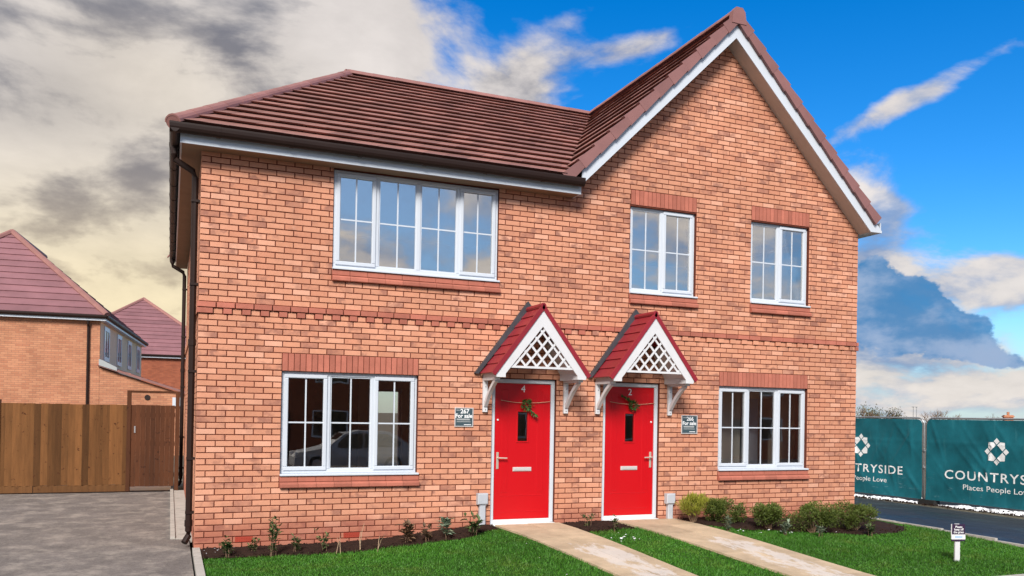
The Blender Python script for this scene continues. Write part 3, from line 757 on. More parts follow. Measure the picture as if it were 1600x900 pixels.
# ------------------------------------------------------------------ canopies
def canopy(xc, d=.57, hw=.705, label=None):
    ze, za = 2.295, 3.225; s = (za-ze)/hw
    fl = MB()    # lead flashing against the wall (the part that carries the canopy)
    for sg in (-1, 1):
        fl.prism([(xc+sg*(hw+.09), ze+.01), (xc+sg*(hw+.035), ze+.005), (xc+sg*.0, za+.0), (xc, za+.135)] if sg > 0 else [(xc, za+.135), (xc, za), (xc-(hw+.035), ze+.005), (xc-(hw+.09), ze+.01)], 'y', -.05, -.001)
    cp = part('canopy', fl, 'lead', house, label=label)
    nrow = 7; L = math.hypot(hw, za-ze); ux, uz = hw/L, (za-ze)/L
    for sg in (-1, 1):
        for i in range(nrow):
            l0, l1 = L*i/nrow, L*(i+1)/nrow+.012
            t = .019
            def pt(l, h): return (xc+sg*(hw-ux*l+uz*h), ze+uz*l+ux*h)
            q = MB(); q.prism([pt(l0, 0), pt(l1, -.004), pt(l1, .004), pt(l0, t)], 'y', -d, -.045)
            part('tile_course', q, 'canopy_tile', cp)
    # raised red edge along the front
    for sg in (-1, 1):
        def pt(l, h): return (xc+sg*(hw-ux*l+uz*h), ze+uz*l+ux*h)
        q = MB(); q.prism([pt(-.02, -.03), pt(L+.0, -.03), (xc, za+.045) if True else pt(L, .03), pt(-.02, .034)], 'y', -d-.016, -d+.028); part('verge_edge', q, 'canopy_tile', cp)
    q = MB(); q.tube([(xc, -d-.014, za+.012), (xc, -.04, za+.012)], .040, 10); part('ridge', q, 'canopy_tile', cp)
    # white barge boards
    for sg in (-1, 1):
        def pt(l, h): return (xc+sg*(hw-ux*l+uz*h), ze+uz*l+ux*h)
        bw = .145; dx = bw/ux*0
        q = MB(); apex_in = (xc, za-.035-bw/ux)
        poly = [(xc, za-.036), pt(.0, -.031), (xc+sg*(hw-.035), ze-.055), (xc+sg*(hw-.165), ze-.055), (xc+sg*(hw-.165), ze-.055+.05), apex_in]
        q.prism(poly, 'y', -d+.0, -d+.03); part('barge_board', q, 'white_wood', cp)
    # lattice in the gable front
    A = np.array([xc-.475, 2.405]); B = np.array([xc+.475, 2.405]); Cc = np.array([xc, 2.405+.475*s])
    rl = MB(); rl.box(xc-.52, xc+.52, -d+.010, -d+.028, 2.372, 2.402); part('lattice_rail', rl, 'white_wood', cp)
    ang = math.radians(49); dirs = [(math.cos(ang), math.sin(ang)), (-math.cos(ang), math.sin(ang))]
    for fi, (ax, az) in enumerate(dirs):
        for i in range(-7, 8):
            p0 = np.array([xc+.082+i*.163*1.0, 2.405]); tmin, tmax = 0.0, 2.0; ok = True
            for (P_, Q_) in ((A, Cc), (Cc, B), (B, A)):
                n_ = np.array([(Q_-P_)[1], -(Q_-P_)[0]])     # inward normal for this orientation
                num = n_ @ (P_-p0); den = n_ @ np.array([ax, az])
                if abs(den) < 1e-9: ok = ok and (num <= 0); continue
                t = num/den
                if den > 0: tmin = max(tmin, t)
                else: tmax = min(tmax, t)
            if not ok or tmax-tmin < .03: continue
            yb = -d+.014+fi*.007
            a_, b_ = p0+np.array([ax, az])*(tmin-.02), p0+np.array([ax, az])*(tmax+.04)
            q = MB(); q.bar((a_[0], yb, a_[1]), (b_[0], yb, b_[1]), .006, .030, up=(-az, 0, ax)); part('lattice_bar', q, 'white_wood', cp)
    # boxed sides (soffit) and wall brackets
    for sg in (-1, 1):
        q = MB(); xo, xi = xc+sg*(hw-.05), xc+sg*(hw-.165)
        q.prism([(xo, ze-.054), (xi, ze-.054), (xi, ze+.03), (xc+sg*.30, ze+(hw-.30)*s-.08), (xc+sg*.30, ze+(hw-.30)*s-.055), (xo, ze+.01)], 'y', -d+.031, -.002); part('side_box', q, 'white_wood', cp)
        bx_ = xc+sg*.628
        q = MB(); q.bevbox(bx_-.033, bx_+.033, -.045, -.002, 1.765, ze-.09, .004); part('bracket_post', q, 'white_wood', cp)
        q = MB(); q.box(bx_-.035, bx_+.035, -.50, -.002, ze-.0885, ze-.0545); part('bracket_arm', q, 'white_wood', cp)
        q = MB(); pts = []
        N = 8
        for i in range(N+1):
            t = i/N; y = -.045-.40*t; z = 1.86+(ze-.09-1.86)*t-.035*math.sin(math.pi*t)*(-1)
            pts.append((bx_, y, z))
        for i in range(N): q.bar(pts[i], pts[i+1], .05, .05, up=(1, 0, 0))
        part('bracket_brace', q, 'white_wood', cp)
        for z in (1.80, 2.12):
            q = MB(); q.disc((bx_, z), .009, 'y', -.049, -.044, 8); part('screw', q, 'galv', cp)
    return cp
canopy(4.405, .57, label='left porch canopy with red tiles and white lattice'); canopy(6.185, .585, label='right porch canopy with red tiles and white lattice')

# ------------------------------------------------------------------ roof
OV = .25                                         # eaves overhang to the fascia
EY, EZ = -.315, 5.135                            # front tile edge
EX = -.315
RY, RZ = 4.6, 8.03                               # main ridge
RX0 = 2.66                                       # hip apex
GE0, GE1 = GX-(RZ-EZ)/PITCH_G, GX+(RZ-EZ)/PITCH_G   # gable eaves
rp = MB()
und = .045
rp.add([(EX+.05, EY+.05, EZ-und), (GE0+.02, EY+.05, EZ-und), (GX, RY, RZ-und), (RX0, RY, RZ-und), (EX+.05, 2*RY-EY-.05, EZ-und), (GX, 2*RY-EY, RZ-und), (GE0, 2*RY-EY-.05, EZ-und)],
       [(0,1,2,3), (0,3,4), (3,2,6,4)])
rp.add([(GX, -.29, RZ-und), (GE0+.03, -.29, EZ-und), (GE0+.03, 2*RY+.3, EZ-und), (GX, 2*RY+.3, RZ-und), (GE1-.03, -.29, EZ-und), (GE1-.03, 2*RY+.3, EZ-und)], [(0,1,2,3), (0,3,5,4)])
roof = part('roof', rp, 'lead', house, fix=False)
def course_strip(p_of, l0, l1, lo0, hi0, lo1, hi1, n, t=.052, tilew=.30, seed=0):
    """one course of interlocking tiles. p_of(along, slope, height)->xyz; lo/hi = ends at lower and upper edge"""
    q = MB(); rr = random.Random(seed)
    nt = max(1, int(round((hi0-lo0)/tilew))); nt1 = nt
    off = (n % 2)*.5
    cuts = sorted({0.0, 1.0}|{min(1, max(0, (i+off)/nt)) for i in range(nt+1)})
    for a, b in zip(cuts[:-1], cuts[1:]):
        if b-a < .002: continue
        g = .0012
        A0, B0 = lo0+(hi0-lo0)*a+g, lo0+(hi0-lo0)*b-g; A1, B1 = lo1+(hi1-lo1)*a+g, lo1+(hi1-lo1)*b-g
        if B1-A1 < .001: A1 = B1 = (A1+B1)/2; B1 += .0005
        dh = rr.uniform(-.0025, .0025); dl = rr.uniform(-.003, .003)
        vs = [p_of(A0, l0+dl+.075, -.006), p_of(B0, l0+dl+.075, -.006), p_of(B1, l1, -.016), p_of(A1, l1, -.016),
              p_of(A0, l0+dl, t+dh), p_of(B0, l0+dl, t+dh), p_of(B1, l1, .010), p_of(A1, l1, .010)]
        q.add(vs, [(0,3,2,1),(4,5,6,7),(0,1,5,4),(1,2,6,5),(2,3,7,6),(3,0,4,7)], rr.random())
    return q
# front main slope
Ls = math.hypot(RY-EY, RZ-EZ); cy_, cz_ = (RY-EY)/Ls, (RZ-EZ)/Ls
NC = 17; ga = Ls/NC
def pm(x, l, h): return (x, EY+cy_*l-cz_*h, EZ+cz_*l+cy_*h)
def xl(l): return EX+(RX0-EX)*l/Ls
def xr(l): return GE0+.03+(GX-GE0)*l/Ls
for i in range(NC):
    l0, l1 = ga*i, min(Ls, ga*(i+1)+.03)
    part('tile_course', course_strip(pm, l0, l1, xl(l0)-.0, xr(l0)-.01, xl(l1)-.0, xr(l1)-.01, i, seed=i), 'roof_tile', roof)
# left hip slope
Lh = math.hypot(RX0-EX, RZ-EZ); hx_, hz_ = (RX0-EX)/Lh, (RZ-EZ)/Lh; NH = 12; gh = Lh/NH
def ph(y, l, h): return (EX+hx_*l-hz_*h, y, EZ+hz_*l+hx_*h)
for i in range(NH):
    l0, l1 = gh*i, min(Lh, gh*(i+1)+.03)
    y0 = lambda l: EY+(RY-EY)*l/Lh; y1 = lambda l: (2*RY-EY)-(RY-EY)*l/Lh
    part('tile_course', course_strip(ph, l0, l1, y0(l0)+.02, y1(l0)-.02, y0(l1)+.02, max(y0(l1)+.03, y1(l1)-.02), i, seed=100+i), 'roof_tile', roof)
# gable slopes
Lg = math.hypot(GX-GE0, RZ-EZ); gx_, gz_ = (GX-GE0)/Lg, (RZ-EZ)/Lg; NG = 12; gg = Lg/NG
for sg in (-1, 1):
    def pg_(y, l, h, sg=sg): return (GX+sg*((GX-GE0)-gx_*l+gz_*h), y, EZ+gz_*l+gx_*h)
    for i in range(NG):
        l0, l1 = gg*i, min(Lg, gg*(i+1)+.03)
        vy = (lambda l: EY+.09+(RY-EY-.05)*l/Lg) if sg < 0 else (lambda l: 2*RY+.3)
        part('tile_course', course_strip(pg_, l0, l1, -.275, vy(l0), -.275, vy(l1), i, seed=200+i+50*sg), 'roof_tile', roof)
    # verge units along the front edge, each stepped over the one below
    for i in range(NG):
        l0, l1 = gg*i-.015, gg*(i+1)+.02
        q = MB(); yv0, yv1 = -.325-.004*(i % 2), -.235-.001*(i % 2)
        a, b = .062, .024; lo = -.105
        P8 = []
        for y in (yv0, yv1):
            for (l, h) in ((l0, lo-.006), (l1, lo+.012), (l1, b), (l0, a)): P8.append(pg_(y, l, h))
        q.add(P8, [(0,1,2,3), (7,6,5,4), (0,4,5,1), (1,5,6,2), (2,6,7,3), (3,7,4,0)])
        part('verge_tile', q, 'verge_tile', roof)
# back slope of the main roof, plain
q = MB()
q.add([(EX, 2*RY-EY, EZ), (RX0, RY, RZ), (GX, RY, RZ), (GE0, 2*RY-EY, EZ)], [(0,1,2,3)]); part('back_slope', q, 'roof_tile', roof, fix=False)
# ridge and hip tiles (half round)
def half_round(p, q_, rad, n=8, lap=.0, r=None):
    mb = MB(); p, q_ = Vector(p), Vector(q_); d = (q_-p).normalized(); sd = d.cross(Vector((0,0,1))).normalized(); u = sd.cross(d).normalized()
    vs = []
    for b, rr in ((p, rad), (q_, rad*.965)):
        for r2 in (rr, rr-.018):
            for k in range(n+1):
                t = math.pi*k/n; vs.append(b+sd*math.cos(t)*r2+u*(math.sin(t)*r2*.85))
    m_ = n+1; fs = []
    for k in range(n): fs += [(k, k+1, 2*m_+k+1, 2*m_+k), (m_+k, 3*m_+k, 3*m_+k+1, m_+k+1), (k, m_+k, m_+k+1, k+1), (2*m_+k, 2*m_+k+1, 3*m_+k+1, 3*m_+k)]
    fs += [(0, 2*m_, 3*m_, m_), (n, m_+n, 3*m_+n, 2*m_+n)]
    mb.add(vs, fs, r); return mb
def run(a, b, name, L, rad=.115, mat='ridge_tile', extra=.05):
    a, b = Vector(a), Vector(b); n = max(1, int(round((b-a).length/L)))
    for i in range(n):
        p = a+(b-a)*(i/n); q_ = a+(b-a)*((i+1)/n)+(b-a).normalized()*.03
        part(name, half_round(p, q_, rad*random.uniform(.98, 1.02)), mat, roof, smooth=False)
run((EX-.02, EY-.02, EZ-.005), (RX0, RY, RZ+.0), 'hip_tile', .44, .104)
run((EX-.02, 2*RY-EY, EZ+.015), (RX0, RY, RZ+.02), 'hip_tile', .44, .104)
run((RX0, RY, RZ+.015), (GX-.1, RY, RZ+.015), 'ridge_tile', .45, .105)
run((GX, -.335, RZ+.012), (GX, 2*RY+.3, RZ+.012), 'ridge_tile', .45, .105)
q = MB(); hd_ = (Vector((RX0, RY, RZ))-Vector((EX, EY, EZ))).normalized(); p0 = Vector((EX-.02, EY-.02, EZ-.005))
q.tube([p0+hd_*.004, p0+hd_*.03], .094, 16); part('hip_end_stop', q, 'ridge_tile', roof)
q = MB(); q.prism([(GX-.135, RZ-.155), (GX+.135, RZ-.155), (GX+.112, RZ+.035), (GX+.06, RZ+.098), (GX-.06, RZ+.098), (GX-.112, RZ+.035)], 'y', -.338, -.24); part('ridge_end_cap', q, 'verge_tile', roof)
# valley: thin dark trough with a pale edge
q = MB(); q.bar((GE0+.045, EY+.09, EZ+.035), (GX-.02, RY, RZ+.02), .045, .02); part('valley_trim', q, 'ridge_tile', roof)
# fascias, soffits, gutters
q = MB(); q.box(-OV+.02, 5.115, -OV, -OV+.02, 4.925, 5.10); eav = part('front_fascia', q, 'upvc', house)
q = MB(); q.box(5.093, 5.113, -OV+.0205, -.001, 4.926, 5.08); part('box_end', q, 'upvc', eav)
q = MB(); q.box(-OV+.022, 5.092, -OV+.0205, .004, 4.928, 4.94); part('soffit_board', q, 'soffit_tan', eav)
q = MB(); q.box(-OV+.0, -OV+.0195, -OV+.0, 2*RY+OV, 4.924, 5.10); eas = part('side_fascia', q, 'upvc', house)
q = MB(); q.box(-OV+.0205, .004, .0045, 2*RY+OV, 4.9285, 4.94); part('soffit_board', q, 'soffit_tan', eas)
def gutter_profile(n=8):
    pts = []
    for k in range(n+1):
        t = math.pi+math.pi*k/n; pts.append((.062*math.cos(t), .095*math.sin(t)+.03))
    return [(-.062, .052)]+[(a, b) for a, b in pts]+[(.062, .052)]
gp = gutter_profile()
q = MB(); q.prism([(-.32+a, 5.078+b) for a, b in gp], 'x', -.37, 5.12); gut = part('front_gutter', q, 'gutter', eav)
for x in np.arange(.15, 5.1, .86):
    q = MB(); q.prism([(-.32+a*1.07, 5.076+b*1.06) for a, b in gp], 'x', x, x+.05); part('gutter_bracket', q, 'gutter', eav)
q = MB(); q.prism([(-.312+a, 5.078+b) for a, b in gp], 'y', -.37, 2*RY+.3); part('side_gutter', q, 'gutter', eas)
for y in np.arange(.5, 9.2, .9):
    q = MB(); q.prism([(-.312+a*1.07, 5.076+b*1.06) for a, b in gp], 'y', y, y+.05); part('gutter_bracket', q, 'gutter', eas)
# downpipes on the left wall
for (yy, zb) in ((.30, .02), (8.75, .02)):
    q = MB(); q.tube([(-.312, yy, 5.05), (-.312, yy, 4.93), (-.30, yy, 4.86), (-.09, yy, 4.74), (-.062, yy, 4.66), (-.062, yy, .20), (-.062, yy, .14), (-.11, yy-.05, zb+.04)], .040, 10)
    q.tube([(-.062, yy, 2.62), (-.062, yy, 2.54)], .048, 10); q.tube([(-.062, yy, .34), (-.062, yy, .26)], .048, 10)
    dp = part('downpipe', q, 'gutter', house, smooth=False)
    for z in (4.35, 3.3, 2.2, 1.1, .42):
        q = MB(); q.box(-.105, -.002, yy-.05, yy+.05, z, z+.03); part('pipe_clip', q, 'gutter', dp)
# barge boards, gable soffits, eaves boxes
for sg in (-1, 1):
    q = MB(); zin = .205/gx_
    ax = GX; bz = lambda x: 7.965-PITCH_G*abs(x-GX)     # top line of the board
    xe = GX+sg*(W+OV-GX) if sg > 0 else 5.115
    xb = xe
    if sg > 0:
        poly = [(ax, bz(ax)), (xe, bz(xe)), (xe, 4.925), (W+.004, 4.925), (W+.004, max(4.926, bz(W)-zin)), (ax, bz(ax)-zin)]
    else:
        poly = [(ax, bz(ax)), (ax, bz(ax)-zin), (xe, bz(xe)-zin), (xe, bz(xe))]
    q.prism(poly, 'y', -OV-.022, -OV-.001); bb = part('barge_board', q, 'upvc', house)
    s_ = MB()
    zs_ = lambda x: bz(x)-zin+.012
    x_end = W+.0 if sg > 0 else 5.115
    s_.prism([(ax, zs_(ax)), (x_end, zs_(x_end)), (x_end, zs_(x_end)+.015), (ax, zs_(ax)+.015)], 'y', -OV-.0005, .003); part('soffit_board', s_, 'soffit' if sg > 0 else 'upvc', bb)
q = MB(); q.box(W+.003, W+OV-.001, -OV, 2*RY+.28, 4.926, 4.94); q.box(W+OV-.02, W+OV-.0005, -OV, 2*RY+.28, 4.9405, 5.10); eb = part('eaves_box', q, 'upvc', house)
q = MB(); q.box(W+.004, W+.016, -OV+.001, -.002, 4.9405, 5.12); part('box_end', q, 'upvc', eb)
q = MB(); q.prism([(W+OV+.062+a, 5.078+b) for a, b in gp], 'y', .02, 2*RY+.3); part('side_gutter', q, 'gutter', eb)

# ------------------------------------------------------------------ paths, beds, edgings
def strip_slabs(name, xL, xR, y0, y1, step, mat='slab', lab=None):
    """path of flat slabs running from the door step towards the street; xL/xR are functions of y"""
    root = bpy.data.objects.new(name, None); COL.objects.link(root); root['kind'] = 'structure'
    y = y0; i = 0
    while y > y1:
        yn = max(y-step, y1)
        ncol = 2
        for c in range(ncol):
            ya, yb = y-.004, yn+.004
            def X(t, yy): return xL(yy)+(xR(yy)-xL(yy))*t
            t0, t1 = c/ncol, (c+1)/ncol; g = .004
            pts = [(X(t0, yb)+g, yb), (X(t1, yb)-g, yb), (X(t1, ya)-g, ya), (X(t0, ya)+g, ya)]
            dz = random.uniform(-.002, .002)
            q = MB(); vs = [(x_, y_, GZ(x_, y_)+.026+dz) for x_, y_ in pts]+[(x_, y_, GZ(x_, y_)-.05) for x_, y_ in pts]
            q.add(vs, [(0,1,2,3), (7,6,5,4), (0,4,5,1), (1,5,6,2), (2,6,7,3), (3,7,4,0)])
            part('slab', q, mat, root)
        y = yn; i += 1
    q = MB()
    ys = np.linspace(y0, y1, 24)
    vs = []; fs = []
    for yy in ys: vs += [(xL(yy)+.004, yy, GZ(xL(yy), yy)+.020), (xR(yy)-.004, yy, GZ(xR(yy), yy)+.020)]
    for k in range(len(ys)-1): fs.append((2*k, 2*k+1, 2*k+3, 2*k+2))
    q.add(vs, fs); part('joint_bed', q, 'kerb', root, fix=False)
    return root
P4L = lambda y: 3.95-.080*y; P4R = lambda y: 4.95-.035*y
P2L = lambda y: 5.86-.075*y; P2R = lambda y: 6.93-.050*y
strip_slabs('garden_path', P4L, P4R, -.035, -4.2, .60); strip_slabs('garden_path', P2L, P2R, -.035, -4.2, .60)
def bed(name, poly_front, x0, x1, mound=.035):
    """planting bed between the wall (y=-.01) and a front line y=f(x)"""
    q = MB(); xs = np.arange(x0, x1+.001, .06); ny = 14; vs = []; fs = []
    for x in xs:
        yf = poly_front(x)
        for j in range(ny+1):
            t = j/ny; y = -.004+(yf+.004)*t
            h = mound*math.sin(math.pi*min(1, t*1.02))**.5 if 0 < t < 1 else 0
            ex = min(1, (x-x0)/.12, (x1-x)/.12)
            z = GZ(x, y)+.010+max(0, ex)*h+random.uniform(-.010, .012)*(1 if 0 < t < 1 else .2)
            vs.append((x, y+random.uniform(-.012, .012)*(1 if j else 0), z))
    n = ny+1
    for i in range(len(xs)-1):
        for j in range(ny): fs.append((i*n+j, (i+1)*n+j, (i+1)*n+j+1, i*n+j+1))
    q.add(vs, fs); o = top(name, q, 'soil', kind='structure', fix=True, smooth=True)
    # crumbs of earth and bark
    c = MB()
    for _ in range(int((x1-x0)*230)):
        x = random.uniform(x0+.03, x1-.03); yf = poly_front(x); y = random.uniform(yf-.03, -.02); s = random.uniform(.006, .022)
        z = GZ(x, y)+.028
        d = [Vector((random.uniform(-1, 1), random.uniform(-1, 1), random.uniform(.2, 1)))*s for _ in range(4)]
        c.add([(x+v.x, y+v.y, z+v.z) for v in d]+[(x, y, z-.02)], [(0,1,2), (0,2,3), (0,1,4), (1,2,4), (2,3,4), (3,0,4)])
    s_ = part('earth_crumbs', c, 'soil', o, kind='stuff', fix=False)
    return o
BF1 = lambda x: -.74+.03*math.sin(x*3.1)+.02*math.sin(x*9)+(.42*sst((x-3.1)/.8))
BF2 = lambda x: -.78+.05*math.sin(x*7)
BF3 = lambda x: -.62-.62*sst((x-6.95)/.6)-.42*sst((x-7.6)/1.6)+.04*math.sin(x*6)+.5*sst((x-9.7)/.9)
bed('left_bed', BF1, .06, 3.93); bed('middle_bed', BF2, 4.97, 5.84); bed('right_bed', BF3, 6.95, 10.5)
q = MB()      # concrete edging between drive and lawn, laid in lengths
ed = bpy.data.objects.new('lawn_edging', None); COL.objects.link(ed); ed['kind'] = 'structure'
y = .0
while y > -4.2:
    b = max(y-.915, -4.2); q = MB(); q.box(DRIVE_R, .065, b+.004, y-.004, GZ(0, y)-.1, GZ(0, y)+.032+random.uniform(-.003, .003)); part('edging_block', q, 'kerb', ed); y = b
ed = bpy.data.objects.new('wall_edging', None); COL.objects.link(ed); ed['kind'] = 'structure'
y = 1.0
while y < 8.0:
    q = MB(); q.box(-.27, -.21, y+.004, y+.91, -.1, .035); part('edging_block', q, 'kerb', ed); y += .915
q = MB(); q.box(-.205, .0, .98, 7.98, -.05, .014); part('gravel_strip', q, 'kerb', ed)
ed = bpy.data.objects.new('drive_edging', None); COL.objects.link(ed); ed['kind'] = 'structure'
y = 1.2
while y > -4.2:
    b = max(y-.915, -4.2); q = MB(); z = GZ(10.83, y); q.box(10.80, 10.855, b+.004, y-.004, z-.1, z+.022); part('edging_block', q, 'kerb', ed); y = b
ed = bpy.data.objects.new('pavement_edging', None); COL.objects.link(ed); ed['kind'] = 'structure'
x = DRIVE_R
while x < 14:
    b = x+.915; q = MB(); z = GZ(x+.4, -4.26); q.box(x+.004, b-.004, -4.318, -4.205, z-.1, z+.028); part('edging_block', q, 'kerb', ed); x = b
ed = bpy.data.objects.new('road_kerb', None); COL.objects.link(ed); ed['kind'] = 'structure'
x = -8
while x < 22:
    b = x+.915; q = MB(); z = GZ(x+.4, -6.4); q.box(x+.004, b-.004, -6.45, -6.302, z-.2, z+.012); part('kerb_stone', q, 'kerb', ed); x = b

# ------------------------------------------------------------------ grass
def is_lawn(x, y):
    if x < .075 or x > 10.79 or y < -4.19 or y > -.05: return False
    if P4L(y)-.012 < x < P4R(y)+.012 or P2L(y)-.012 < x < P2R(y)+.012: return False
    if x < 3.94: return y < BF1(x)+.03
    if x < 5.86: return y < BF2(x)+.03
    if x < 10.5: return y < BF3(x)+.03
    return y < -.9
N = 150000
X = rng.uniform(.07, 10.8, N); Yy = rng.uniform(-4.2, -.3, N)
keep = np.array([is_lawn(a, b) for a, b in zip(X, Yy)])
X, Yy = X[keep], Yy[keep]; N = len(X)
Z = np.array([GZ(a, b) for a, b in zip(X, Yy)])
th = rng.uniform(0, 2*np.pi, N); hgt = rng.uniform(.014, .034, N)*(1+.25*np.sin(X*1.7+Yy*2.3)); wdt = rng.uniform(.004, .008, N)
le = rng.normal(0, .5, (N, 2))*hgt[:, None]
V = np.zeros((N, 3, 3))
V[:, 0] = np.stack([X-np.cos(th)*wdt, Yy-np.sin(th)*wdt, Z], 1); V[:, 1] = np.stack([X+np.cos(th)*wdt, Yy+np.sin(th)*wdt, Z], 1)
V[:, 2] = np.stack([X+le[:, 0], Yy+le[:, 1], Z+hgt], 1)
me = bpy.data.meshes.new('grass'); me.vertices.add(3*N); me.vertices.foreach_set('co', V.ravel()); me.loops.add(3*N); me.loops.foreach_set('vertex_index', np.arange(3*N, dtype=np.int32))
me.polygons.add(N); me.polygons.foreach_set('loop_start', np.arange(0, 3*N, 3, dtype=np.int32)); me.update(calc_edges=True)
rv = np.clip(.5+.30*np.sin(X*1.3+1.2*np.sin(Yy*1.9))*np.cos(Yy*1.1+X*.4)*.6+rng.normal(0, .2, N), 0, 1)
at = me.attributes.new('rnd', 'FLOAT', 'FACE'); at.data.foreach_set('value', rv)
me.materials.append(MATS['grass'])
go = bpy.data.objects.new('grass', me); COL.objects.link(go); go['kind'] = 'stuff'; go['label'] = 'short green lawn grass in front of the houses'; go['category'] = 'grass'
# crumbs of snow left on the lawn edges and in the bed
sm = MB()
def snow_bit(x, y, s, z=None):
    z = GZ(x, y)+.018 if z is None else z
    n = 7; vs = [(x+s*random.uniform(.6, 1.2)*math.cos(2*math.pi*i/n), y+.7*s*random.uniform(.6, 1.2)*math.sin(2*math.pi*i/n), z) for i in range(n)]
    vs.append((x, y, z+s*.35)); sm.add(vs, [(i, (i+1) % n, n) for i in range(n)])
for _ in range(14): snow_bit(random.uniform(5.1, 5.5), random.uniform(-1.6, -1.0), random.uniform(.006, .026))
for _ in range(40): snow_bit(random.uniform(7.2, 10.2), random.uniform(-1.5, -1.0), random.uniform(.006, .024), None)
for _ in range(16): snow_bit(random.uniform(.1, .5), random.uniform(-.6, -.2), random.uniform(.005, .012), GZ(.3, -.4)+.05)
for _ in range(12): snow_bit(random.uniform(3.5, 10), random.uniform(-3.6, -.9), random.uniform(.004, .012))
top('snow_crumbs', sm, 'snow', 'scattered crumbs of old snow on lawn and bed', 'snow', kind='stuff', fix=False)

# ------------------------------------------------------------------ shrubs and small plants
def shrub(px, py, wpx, hpx, mat, label, nl, group, leaf=(.035, .016), upright=.0, zb=.10, flat=1.0):
    b = onZ(px, py, zb); x, y = b[0], b[1]; z = GZ(x, y)+.02
    dist = math.hypot(x-CAM[0], y-CAM[1]); s = dist*.95/CF          # metres per photo pixel there
    rx, h = wpx*s/2, hpx*s
    t = thing('shrub', label, 'shrub', (x, y, z), group=group)
    st_ = MB(); lf = MB(); R_ = random.Random(int(px*7))
    nst = 18; tips = []; nl = int(nl*3.2); rx *= 1.18; h *= 1.0
    for i in range(nst):
        a = R_.uniform(0, 2*math.pi); rr = math.sqrt(R_.random())*rx*.85
        tip = Vector((math.cos(a)*rr, math.sin(a)*rr*.8, h*R_.uniform(.55, .92)*(1-.35*(rr/rx)**2)))
        mid = tip*.5+Vector((R_.uniform(-.02, .02), R_.uniform(-.02, .02), h*.12))
        base = Vector((R_.uniform(-.03, .03), R_.uniform(-.03, .03), -.03))
        st_.tube([base, mid, tip], [.007, .005, .0025], 5); tips.append((base, mid, tip))
        for _ in range(4):
            e = tip+Vector((R_.uniform(-1, 1)*.05, R_.uniform(-1, 1)*.05, R_.uniform(.0, .06))); st_.tube([mid*.4+tip*.6, e], [.003, .0015], 4); tips.append((mid, mid*.3+tip*.7, e))
    # lumpy crown: leaf clusters around random lobe centres
    lobes = []
    for i in range(13):
        a = R_.uniform(0, 2*math.pi); rr = math.sqrt(R_.random())*rx*.80
        zz = h*R_.uniform(.35, .86)
        lobes.append((Vector((math.cos(a)*rr, math.sin(a)*rr*.8, zz*(1-.25*(rr/rx)**2))), R_.uniform(.22, .40)*rx))
    for i in range(nl):
        c, r_ = lobes[R_.randrange(len(lobes))] if R_.random() < .8 else (tips[R_.randrange(len(tips))][2], .05)
        d = Vector((R_.gauss(0, 1), R_.gauss(0, 1), R_.gauss(.25, 1))).normalized()
        p = c+d*r_*R_.random()**.4
        if p.z < .01: continue
        dd = (d+Vector((R_.uniform(-.6, .6), R_.uniform(-.6, .6), upright+R_.uniform(-.3, .6)))).normalized()
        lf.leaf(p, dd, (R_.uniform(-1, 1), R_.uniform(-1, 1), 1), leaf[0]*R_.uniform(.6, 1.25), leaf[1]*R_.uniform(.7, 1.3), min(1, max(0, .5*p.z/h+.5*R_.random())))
    part('stems', st_, 'twig', t, local=True, fix=False); part('foliage', lf, mat, t, local=True, fix=False)
GRP = 'evergreen shrubs in the right bed'
shrub(1083, 823, 46, 42, 'leaf_light', 'yellow-green upright shrub, nearest to the right door', 900, GRP, (.06, .012), .9)
shrub(1134, 824, 62, 35, 'leaf_dark', 'low dark green shrub, second from the right door', 1500, GRP)
shrub(1201, 830, 54, 37, 'leaf_dark', 'round green shrub, third from the right door', 1300, GRP)
shrub(1268, 832, 72, 40, 'leaf_dark', 'wide green shrub, second from the wall corner by the drive', 1700, GRP)
shrub(1334, 828, 66, 40, 'leaf_dark', 'bushy green shrub at the right corner of the brick wall', 1700, GRP)

def plant(px, py, hpx, kind, mat, label, nst, nlf, group='young plants in the flower bed', leaf=(.05, .025), spread=.5, zb=.03):
    b = onZ(px, py, zb); x, y = b[0], b[1]; z = GZ(x, y)+.015
    y = min(y, -.06)
    s = math.hypot(x-CAM[0], y-CAM[1])*.95/CF; h = hpx*s*1.35; leaf = (leaf[0]*1.25, leaf[1]*1.3); R_ = random.Random(int(px*3+py))
    t = thing(kind, label, 'plant', (x, y, z), group=group); st_ = MB(); lf = MB()
    for i in range(nst):
        a = R_.uniform(0, 2*math.pi); sp = R_.uniform(.1, 1)*spread*h
        tip = Vector((math.cos(a)*sp, math.sin(a)*sp*.7, h*R_.uniform(.55, 1))); mid = tip*.5+Vector((0, 0, h*.10))
        st_.tube([Vector((math.cos(a)*.03+R_.uniform(-.02, .02), math.sin(a)*.03, -.03)), mid, tip], ([.0028, .0024, .0016] if nlf else [.0042, .0034, .002]), 5)
        for k in range(int(nlf*1.5)):
            u_ = R_.uniform(.12, 1.0); p = (mid*(1-(u_-.5)*2)+tip*(u_-.5)*2) if u_ > .5 else mid*(u_*2)
            d = Vector((R_.uniform(-1, 1), R_.uniform(-1, 1), R_.uniform(-.1, .7)))
            lf.leaf(p, d, (0, 0, 1), leaf[0]*R_.uniform(.6, 1.2), leaf[1]*R_.uniform(.7, 1.2))
    part('stems', st_, 'twig' if nlf else 'cane', t, local=True, fix=False)
    if nlf: part('foliage', lf, mat, t, local=True, fix=False)
plant(357, 868, 24, 'leafy_plant', 'leaf_mid', 'small leafy plant by the left wall corner', 6, 14)
plant(425, 866, 44, 'leafy_plant', 'leaf_mid', 'tallest leafy plant under the left end of the lower window', 7, 14, spread=.35)
